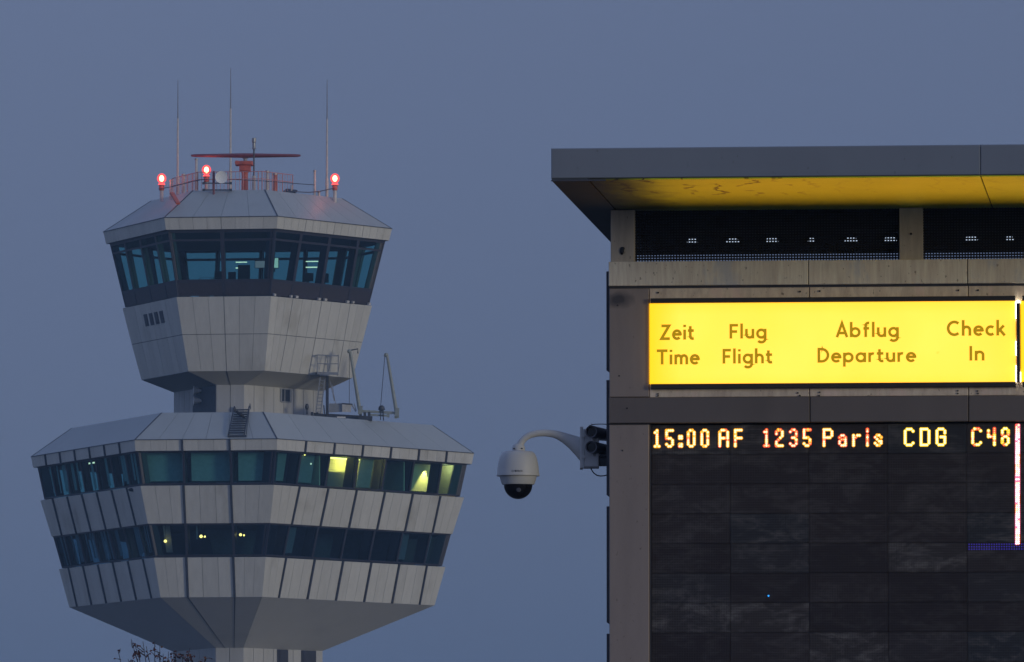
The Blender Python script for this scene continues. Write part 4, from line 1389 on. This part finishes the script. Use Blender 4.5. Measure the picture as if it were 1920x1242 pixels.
def header_sign(pxa, pxb, label, words):
    xa, xb = KX(pxa, 640, -.02), KX(pxb, 640, -.02)
    zt, zb = KZ(1218, 560, -.02), KZ(1218, 730, -.02)
    yt, yb = KZ(1218, 569, -.02), KZ(1218, 720.5, -.02)
    r_ = empty('header_sign', kw(xa, -.02, zb), -TH)
    tag(r_, label, 'sign', 'yellow backlit header signs')
    def loc(mb):
        o_ = Vector((xa, -.02, zb))
        mb.v = [v - o_ for v in mb.v]
        return mb
    mb = MB(); mb.box((xa, -.018, yb + .001), (xb, .002, yt - .001), .004); part('sign_face', loc(mb), M['sign'], r_, local=True)
    mb = MB(); mb.box((xa + .008, -.030, yt), (xb, .002, zt), .003); mb.box((xa + .008, -.030, zb), (xb, .002, yb), .003); part('sign_trim', loc(mb), M['sign_trim'], r_, local=True)
    for w in words:
        part('lettering', loc(lettering(*w, -.0205)), M['sign_text'], r_, local=True)
    return r_
hs = header_sign(1217.5, 1904, 'long yellow backlit sign reading Zeit Time, Flug Flight, Abflug Departure, Check In',
    [('Zeit', 1237.4, 1303.7, 609.3, 637.6), ('Time', 1228.7, 1312.4, 656, 684), ('Flug', 1367.8, 1437.4, 608.3, 635.4), ('Flight', 1354.8, 1450.4, 655, 682.2),
     ('Abflug', 1566.7, 1685.5, 605.5, 632.8), ('Departure', 1532.8, 1718.3, 653, 680), ('Check', 1775.2, 1886.8, 602, 630.2), ('In', 1817.7, 1846, 649, 676.6)])
header_sign(1914, 2600, 'sliver of a second yellow backlit sign at the right edge of the photo', [])
mb = MB()
xa, xb = KX(1904, 640, -.02), KX(1914, 640, -.02)
zt, zb = KZ(1218, 569, -.02), KZ(1218, 720.5, -.02)
mb.box((xa + .006, -.034, zb), (xb - .004, 0, zt - .012), .002)
single_rt = empty('sign_divider', kw(xa, -.02, zb), -TH)
tag(single_rt, 'dark upright divider with white light leaking out between the two yellow signs', 'sign divider')
o_ = Vector((xa, -.02, zb))
mb.v = [v - o_ for v in mb.v]; part('divider_bar', mb, M['sign_trim'], single_rt, local=True)
mb = MB()
H_ = zt - zb
for lo_, hi_ in [((xa + .001, -.026, zb + H_ * f0), (xa + .0045, -.004, zb + H_ * f1)) for f0, f1 in ((0.0, .2), (.33, .5), (.78, .99))] + [((xa + .006, -.028, zt - .011), (xb - .004, -.004, zt - .002)), ((xb - .0035, -.026, zb), (xb - .001, -.004, zb + H_ * .12))]:
    mb = MB(); mb.box(lo_, hi_)
    mb.v = [v - o_ for v in mb.v]; part('light_gap', mb, M['tube_light'], single_rt, local=True)

# ---------------------------------------------------------------- LED board
BY = .045                                       # recess of the board face
def led_mat():
    m, nt, b = new_mat("led_module_face")
    oi = nt.nodes.new("ShaderNodeObjectInfo")
    t = nt.nodes.new("ShaderNodeTexCoord")
    add = nt.nodes.new("ShaderNodeVectorMath"); add.operation = 'ADD'
    scl = nt.nodes.new("ShaderNodeVectorMath"); scl.operation = 'SCALE'
    comb = nt.nodes.new("ShaderNodeCombineXYZ")
    for i in range(3):
        nt.links.new(oi.outputs['Random'], comb.inputs[i])
    nt.links.new(comb.outputs[0], scl.inputs[0]); scl.inputs['Scale'].default_value = 0.05
    gp = nt.nodes.new("ShaderNodeNewGeometry")
    nt.links.new(gp.outputs['Position'], add.inputs[0]); nt.links.new(scl.outputs[0], add.inputs[1])
    mp = nt.nodes.new("ShaderNodeMapping"); mp.inputs['Scale'].default_value = (1, 1, 2.2)
    nt.links.new(add.outputs[0], mp.inputs[0])
    sm = noise(nt, mp.outputs[0], 5.0, 7, .68, .6)
    fine = noise(nt, mp.outputs[0], 24.0, 4, .6)
    s2 = math_n(nt, 'ADD', math_n(nt, 'MULTIPLY', sm, .75), math_n(nt, 'MULTIPLY', fine, .25))
    # per module amount of dust
    am = ramp(nt, oi.outputs['Random'], [(0, .2), (.5, .45), (.8, .75), (1, 1.0)])
    dust = math_n(nt, 'MULTIPLY', ramp(nt, s2, [(.47, 0), (.53, .3), (.60, .8), (.66, 1)]), am)
    basec = ramp(nt, oi.outputs['Random'], [(0, (.036, .032, .040)), (.4, (.052, .046, .054)), (.7, (.040, .046, .060)), (1, (.060, .054, .060))])
    c1 = mixc(nt, dust, basec, (.17, .165, .17))
    # LED grid
    sp = nt.nodes.new("ShaderNodeSeparateXYZ"); nt.links.new(t.outputs['Object'], sp.inputs[0])
    pt = MODW / 32.0
    gx = math_n(nt, 'ABSOLUTE', math_n(nt, 'SUBTRACT', math_n(nt, 'FRACT', math_n(nt, 'MULTIPLY', sp.outputs[0], 1 / pt)), .5))
    gz = math_n(nt, 'ABSOLUTE', math_n(nt, 'SUBTRACT', math_n(nt, 'FRACT', math_n(nt, 'MULTIPLY', sp.outputs[2], 12.0 / MODH)), .5))
    gm = math_n(nt, 'MAXIMUM', gx, gz)
    gr = ramp(nt, gm, [(.26, .62), (.36, 1.0)])
    nt.links.new(mixc(nt, 1.0, c1, gr, 'MULTIPLY'), b.inputs['Base Color'])
    b.inputs['Roughness'].default_value = .75
    b.inputs['Specular IOR Level'].default_value = .25
    return m
xl0 = KX(1221.5, 1000, BY)
MODW = KX(1369, 1000, BY) - xl0
ztop = KZ(1222, 797.5, BY)
MODH = (ztop - KZ(1222, 1187, BY)) / 7.0
M['led'] = led_mat()
board = empty('led_board', kw(xl0, BY, ztop - MODH * 14), -TH)
tag(board, 'dusty black LED matrix board showing one line, 15:00 AF 1235 Paris CDG C48', 'display board')
og = Vector((xl0, BY, ztop - MODH * 14))
me_mod = None
for r in range(14):
    for c in range(7):
        if me_mod is None:
            mb = MB(); mb.box((.0007, 0, .0007), (MODW - .0007, .03, MODH - .0007), .0012)
            me_mod = part('led_module', mb, M['led'], board, local=True)
            mo = me_mod
        else:
            mo = me_mod.copy(); C.objects.link(mo)
        mo.location = (c * MODW, random.uniform(-.0015, .0015), (13 - r) * MODH)
mb = MB(); mb.box((xl0 - .006, BY + .032, ztop - MODH * 14), (xl0 + MODW * 7, BY + .06, ztop)); mb.v = [v - og for v in mb.v]
part('board_back', mb, M['void'], board, local=True)
mb = MB(); mb.box((x_pil + .0005, BY - .01, ztop - MODH * 14), (xl0 - .001, BY + .05, ztop + .003)); mb.v = [v - og for v in mb.v]
part('board_edge', mb, M['joint'], board, local=True)

FONT = {
 '1': [".#.", "##.", ".#.", ".#.", ".#.", ".#.", ".#.", ".#.", "###"],
 '5': ["####", "#...", "#...", "#...", "###.", "...#", "...#", "#..#", ".##."],
 '0': [".##."] + ["#..#"] * 7 + [".##."],
 ':': ["..", "..", "..", "##", "##", "..", "..", "##", "##"],
 'A': [".###.", "#...#", "#...#", "#...#", "#####", "#...#", "#...#", "#...#", "#...#"],
 'F': ["####", "#...", "#...", "#...", "####", "#...", "#...", "#...", "#..."],
 '2': [".##.", "#..#", "#..#", "...#", "..#.", ".#..", "#...", "#...", "####"],
 '3': [".##.", "#..#", "...#", "...#", ".##.", "...#", "...#", "#..#", ".##."],
 'P': ["####.", "#...#", "#...#", "#...#", "####.", "#....", "#....", "#....", "#...."],
 'a': ["....", "....", "....", ".##.", "#..#", ".###", "#..#", "#..#", ".###"],
 'r': ["....", "....", "....", "#.##", "##..", "#...", "#...", "#...", "#..."],
 'i': ["#", "#", ".", "#", "#", "#", "#", "#", "#"],
 's': ["....", "....", "....", ".##.", "#..#", ".#..", "..##", "#..#", ".##."],
 'C': [".###.", "#...#", "#....", "#....", "#....", "#....", "#....", "#...#", ".###."],
 'D': ["####."] + ["#...#"] * 7 + ["####."],
 'G': [".###.", "#...#", "#...#", "#....", "#.###", "#...#", "#...#", "#...#", ".###."],
 '4': ["...#", "#..#", "#..#", "#..#", "####", "...#", "...#", "...#", "...#"],
 '8': [".##.", "#..#", "#..#", "#..#", ".##.", "#..#", "#..#", "#..#", ".##."],
}
M['led_y'] = emit("led_amber", (1.0, 0.40, 0.015), 1.25)
M['led_r'] = emit("led_red", (1.0, 0.10, 0.035), 1.1)
M['led_lime'] = emit("led_yellow", (0.95, 0.60, 0.012), 1.2)
M['led_core'] = emit("led_core", (1.0, 0.90, 0.50), 1.5)
M['led_core2'] = emit("led_core_dim", (1.0, 0.66, 0.22), 1.2)
M['led_green'] = emit("led_green", (0.3, 1.0, 0.5), 2.0)
M['led_pink'] = emit("led_pink", (1.0, 0.18, 0.30), 1.3)
M['led_white'] = emit("led_white", (1.0, 0.86, 0.90), 2.0)
M['led_blue'] = emit("led_blue", (0.03, 0.02, 0.27), 1.0)
LEDM = [M['led_y'], M['led_r'], M['led_core'], M['led_core2'], M['led_green'], M['led_pink'], M['led_white'], M['led_blue'], M['led_lime']]
lr = random.Random(3)
def led(mb, x, z, rim, core, rr, rc):
    y = BY - .002
    mb.cur = rim
    mb.lathe((x, y, z), [(rr, 0), (rr * .7, .0014), (rc * .5, .002)], 10, axis=Vector((0, -1, 0)))
    if core is not None:
        mb.cur = core
        mb.lathe((x, y - .0016, z), [(rc, 0), (rc * .8, .0022), (rc * .3, .0034)], 10, axis=Vector((0, -1, 0)))
WORDS = [('15:00', [1228.3, 1249.9, 1274.2, 1290.5, 1315.9], 'yyyyy'), ('AF', [1349.6, 1378.7], 'yy'), ('1235', [1433.5, 1455.8, 1481.9, 1507.6], 'ryry'),
         ('Paris', [1545, 1574.2, 1600.4, 1626.4, 1641], 'yryry'), ('CDG', [1697.2, 1727, 1756.8], 'YYY'), ('C48', [1823.8, 1853.4, 1879.4], 'yyy')]
PT = 3.70
for text, xs, tone in WORDS:
    for ch, px0, tn in zip(text, xs, tone):
        mb = MB()
        for ri, row in enumerate(FONT[ch]):
            for ci, cc in enumerate(row):
                if cc != '#':
                    continue
                x, z = K(px0 + ci * PT, 807.6 + ri * PT, BY)
                z = KZ(1228, 807.8 + ri * PT, BY)
                red = lr.random() < (.8 if tn == 'r' else .22 if tn == 'y' else 0)
                dim = lr.random() < (.5 if red else .12 if tn == 'y' else 0)
                core = 3 if dim else 2
                if ch == 'i' and ri == 4:
                    core = 4
                led(mb, x, z, 1 if red else 8 if tn == 'Y' or px0 > 1800 else 0, core, .0094, .0036 if dim else .0053)
        mb.v = [v - og for v in mb.v]
        part('lit_character', mb, LEDM, board, local=True, label='lit amber character ' + ch + ' of ' + text)
mb = MB()
for i in range(60):
    for j in range(2):
        x, z = K(1906 + j * 3.9, 799 + i * 3.72, BY)
        z = KZ(1228, 801.5 + i * 3.74, BY)
        t_ = lr.random()
        led(mb, x, z, 5 if (i // 5 + j) % 4 else 1, 6 if t_ < .72 else 2 if t_ < .84 else 5 if t_ < .95 else 4, .0085, .0044 + .0012 * lr.random())
mb.v = [v - og for v in mb.v]
part('lit_column', mb, LEDM, board, local=True, label='glaring white and pink vertical line of lit LEDs')
mb = MB()
for i in range(26):
    for j in range(3):
        x, z = K(1817 + i * 4.7, 1022, BY)
        z = KZ(1228, 1023.5 + j * 4.6, BY)
        led(mb, x, z, 7, None, .0036, .003)
mb.v = [v - og for v in mb.v]
part('lit_row', mb, LEDM, board, local=True, label='short dim blue row of lit LEDs')
M['led_cyan'] = emit("led_cyan", (0.03, 0.35, 1.0), 1.5)
x, z = K(1441, 1117.5, BY)
mb = MB(); mb.ball((x, BY - .003, z), .0045, 8)
mb.v = [v - og for v in mb.v]
part('lit_dot', mb, M['led_cyan'], board, local=True, label='single stuck bright blue LED')

# ---------------------------------------------------------------- dome camera on its arm
M['camgrey'] = plain("pale_grey_plastic", (0.56, 0.57, 0.57), 0.45, var=0.04)
M['smoked'] = plain("smoked_dome", (0.010, 0.010, 0.014), 0.08)
YC = YB + 0.25
s = YC / CP / F                                 # metres per pixel here
cc = P(971.5, 892.5, YC)
rt = empty('dome_camera', cc)
tag(rt, 'grey dome security camera hanging from a curved arm left of the board', 'security camera')
def prof(lst): return [(hw * s, (892.5 - y) * s) for hw, y in lst]
mb = MB(); mb.lathe((0, 0, 0), prof([(35, 893.2), (40.2, 893), (40.4, 891.6), (39.5, 888), (38.6, 878), (37.2, 868), (34.5, 857.5), (31.5, 851), (27.5, 847.2), (14, 845.6), (12, 845)]), 40); part('housing', mb, M['camgrey'], rt, True, local=True)
mb = MB(); mb.lathe((0.6 * s, 0, 0), prof([(12.5, 846), (12, 838), (9.5, 834.5), (8.0, 833)]), 20)
part('collar', mb, M['camgrey'], rt, True, local=True)
mb = MB()
for dx in (-7.5, 7):
    mb = MB(); mb.box((dx * s - .005, -12.5 * s, (892.5 - 843) * s), (dx * s + .004, -9 * s, (892.5 - 841) * s))
    part('collar_bolt', mb, M['black'], rt, local=True)
mb = MB(); mb.lathe((0, 0, 0), prof([(27.5, 909.3), (29.8, 909), (31.5, 906), (34.2, 896), (35, 893.6), (33, 893.4)]), 40); part('lower_ring', mb, M['camgrey'], rt, True, local=True)
mb = MB()
mb.lathe((0, 0, 0), [(27 * s * math.cos(rad(a)), (892.5 - 909) * s - 27.3 * s * math.sin(rad(a))) for a in range(89, -5, -6)], 36)
part('dome', mb, M['smoked'], rt, True, local=True)
mb = MB()
mb.lathe((1 * s, -26.5 * s, (892.5 - 920) * s), [(4.5 * s, 0), (3.4 * s, .002)], 14, axis=Vector((0, -1, .25)), caps=True)
part('lens', mb, M['darksteel'], rt, local=True)
strokes, xa_, xb_ = word_mesh('BOSCH', .15)
mb = MB()
ch_ = 3.4 * s
for i, st2 in enumerate(strokes):
    def on_dome(x, y, d):
        xx = (x * ch_ * .95) - 6.5 * s
        zz = (892.5 - 887.2) * s + y * ch_
        rr = 39.3 * s + .001 + .0001 * (i % 3)
        return (xx, -math.sqrt(max(0, rr * rr - xx * xx)), zz)
    ribbon(mb, st2, .2, on_dome, 0)
def on_dome(x, y, d):
    xx = (x * ch_) - 12 * s
    zz = (892.5 - 887.2) * s + y * ch_
    rr = 39.3 * s + .001
    return (xx, -math.sqrt(max(0, rr * rr - xx * xx)), zz)
ribbon(mb, arc(.5, .5, .5, .5, 0, 360, 16), .16, on_dome, 0)
part('maker_mark', mb, M['darksteel'], rt, local=True)
apts = [(974.5, 836), (977.5, 829), (984, 821.5), (994, 816), (1007, 812.8), (1021, 812), (1036, 813.5), (1047, 816.5), (1058, 821.5), (1069, 828), (1080, 836), (1088.5, 843)]
ars = [7.2, 6.6, 6.3, 6.2, 6.3, 6.5, 7.0, 8.0, 9.8, 13.2, 18.0, 23.0]
dx_ = Vector((1, 0, -.18)).normalized()
mb = MB(); mb.tube([P(x, y, YC) for x, y in apts], [(min(r_ * s, .036), r_ * s) for r_ in ars], 18, dirs={8: Vector((1, 0, -.35)).normalized(), 9: dx_, 10: Vector((1, 0, -.08)).normalized(), 11: Vector((1, 0, 0))})
part('arm', mb, M['camgrey'], rt, True)
def cbox(mb, pxa, pxb, pya, pyb, y0, y1, bev=.003):
    a, c = P(pxa, pyb, YC), P(pxb, pya, YC)
    mb.box((a.x, YC + y0, a.z), (c.x, YC + y1, c.z), bev)
mb = MB(); cbox(mb, 1087.5, 1093.3, 802, 879.5, -.075, .075); part('mounting_plate', mb, M['camgrey'], rt)
mb = MB(); cbox(mb, 1094.2, 1123, 806, 878, -.07, .07, .006); part('mounting_box', mb, M['camgrey'], rt)
mb = MB(); cbox(mb, 1123, 1139.5, 858, 874, -.04, .04); cbox(mb, 1118, 1140, 853, 858, -.05, .02); part('wall_bracket', mb, M['darksteel'], rt)
mb = MB()
for py in (819.5, 858.5):
    mb = MB(); cbox(mb, 1091, 1096.5, py - 2.5, py + 2.5, -.083, -.06, 0)
    part('box_latch', mb, M['camgrey'], rt)
mb = MB(); mb.tube([P(x, y, YC) for x, y in ((1107, 876), (1109, 881), (1113, 887), (1119, 891.5), (1126, 893), (1133, 892.3), (1140, 890.5))], 1.1 * s, 8); part('cable', mb, M['black'], rt, True)
M['tube_paint'] = plain("dark_grey_tube", (0.10, 0.10, 0.12), 0.45)
for py, lab in ((809.5, 'upper black tube sensor clamped to the camera mounting box'), (838.5, 'lower black tube sensor clamped to the camera mounting box')):
    c = P(1108.5, py, YC - .13)
    tr_ = empty('tube_sensor', c)
    tag(tr_, lab, 'sensor', 'tube sensors beside the dome camera')
    ax = Vector((.36, 1, -.02))
    mb = MB(); mb.lathe((0, 0, 0), [(9.6 * s, 0.02), (9.6 * s, 0), (11.4 * s, -.002), (11.6 * s, .012), (11.2 * s, .06), (11.2 * s, .2), (9 * s, .215)], 24, axis=ax, caps=False); part('tube_body', mb, M['tube_paint'], tr_, True, local=True)
    mb = MB(); mb.lathe((0, 0, 0), [(9.6 * s, 0.012), (7 * s, .02), (2 * s, .024)], 24, axis=ax); part('tube_lens', mb, M['smoked'], tr_, True, local=True)
    mb = MB(); mb.bar((2 * s, .05, -13.5 * s), (30 * s, .12, -13.5 * s), 3.2 * s, 3 * s); mb.tube([(0, .01, 11.5 * s), (1 * s, .01, 15 * s)], 1.1 * s, 6); part('clamp', mb, M['camgrey'], tr_, local=True)
mb = MB()
pts = [P(x, y, YC - .1) for x, y in ((1101, 803), (1105, 798.5), (1111, 796.5), (1118, 795.7), (1128, 795.5), (1141, 796))]
mb.tube(pts, .9 * s, 6)
single('tube_wire', mb, M['black'], 'thin dark wire looping over the upper tube sensor to the wall', 'wire', pts[0])
mb = MB()
pts = [P(1141, 783, YC - .2), P(1141, 880, YC - .2)]
cbox(mb, 1137.5, 1142.5, 786, 880, -.215, -.19, 0)
single('mounting_rail', mb, M['darksteel'], 'narrow upright rail fixing the camera to the building corner', 'rail', pts[1])

# ================================================================ dusk haze: one box of even thin air round everything
mh = bpy.data.materials.new("haze_air")
mh.use_nodes = True
hn = mh.node_tree
hn.nodes.remove(hn.nodes["Principled BSDF"])
vp = hn.nodes.new("ShaderNodeVolumePrincipled")
vp.inputs['Color'].default_value = (0.46, 0.74, 1.0, 1)
vp.inputs['Density'].default_value = HAZE
vp.inputs['Anisotropy'].default_value = 0.2
hn.links.new(vp.outputs[0], hn.nodes["Material Output"].inputs['Volume'])
mb = MB()
mb.box((-1520, -320, -1.0), (1520, 2520, 62.0))
single('haze', mb, mh, None, None, (0, 0, 0), kind='stuff')
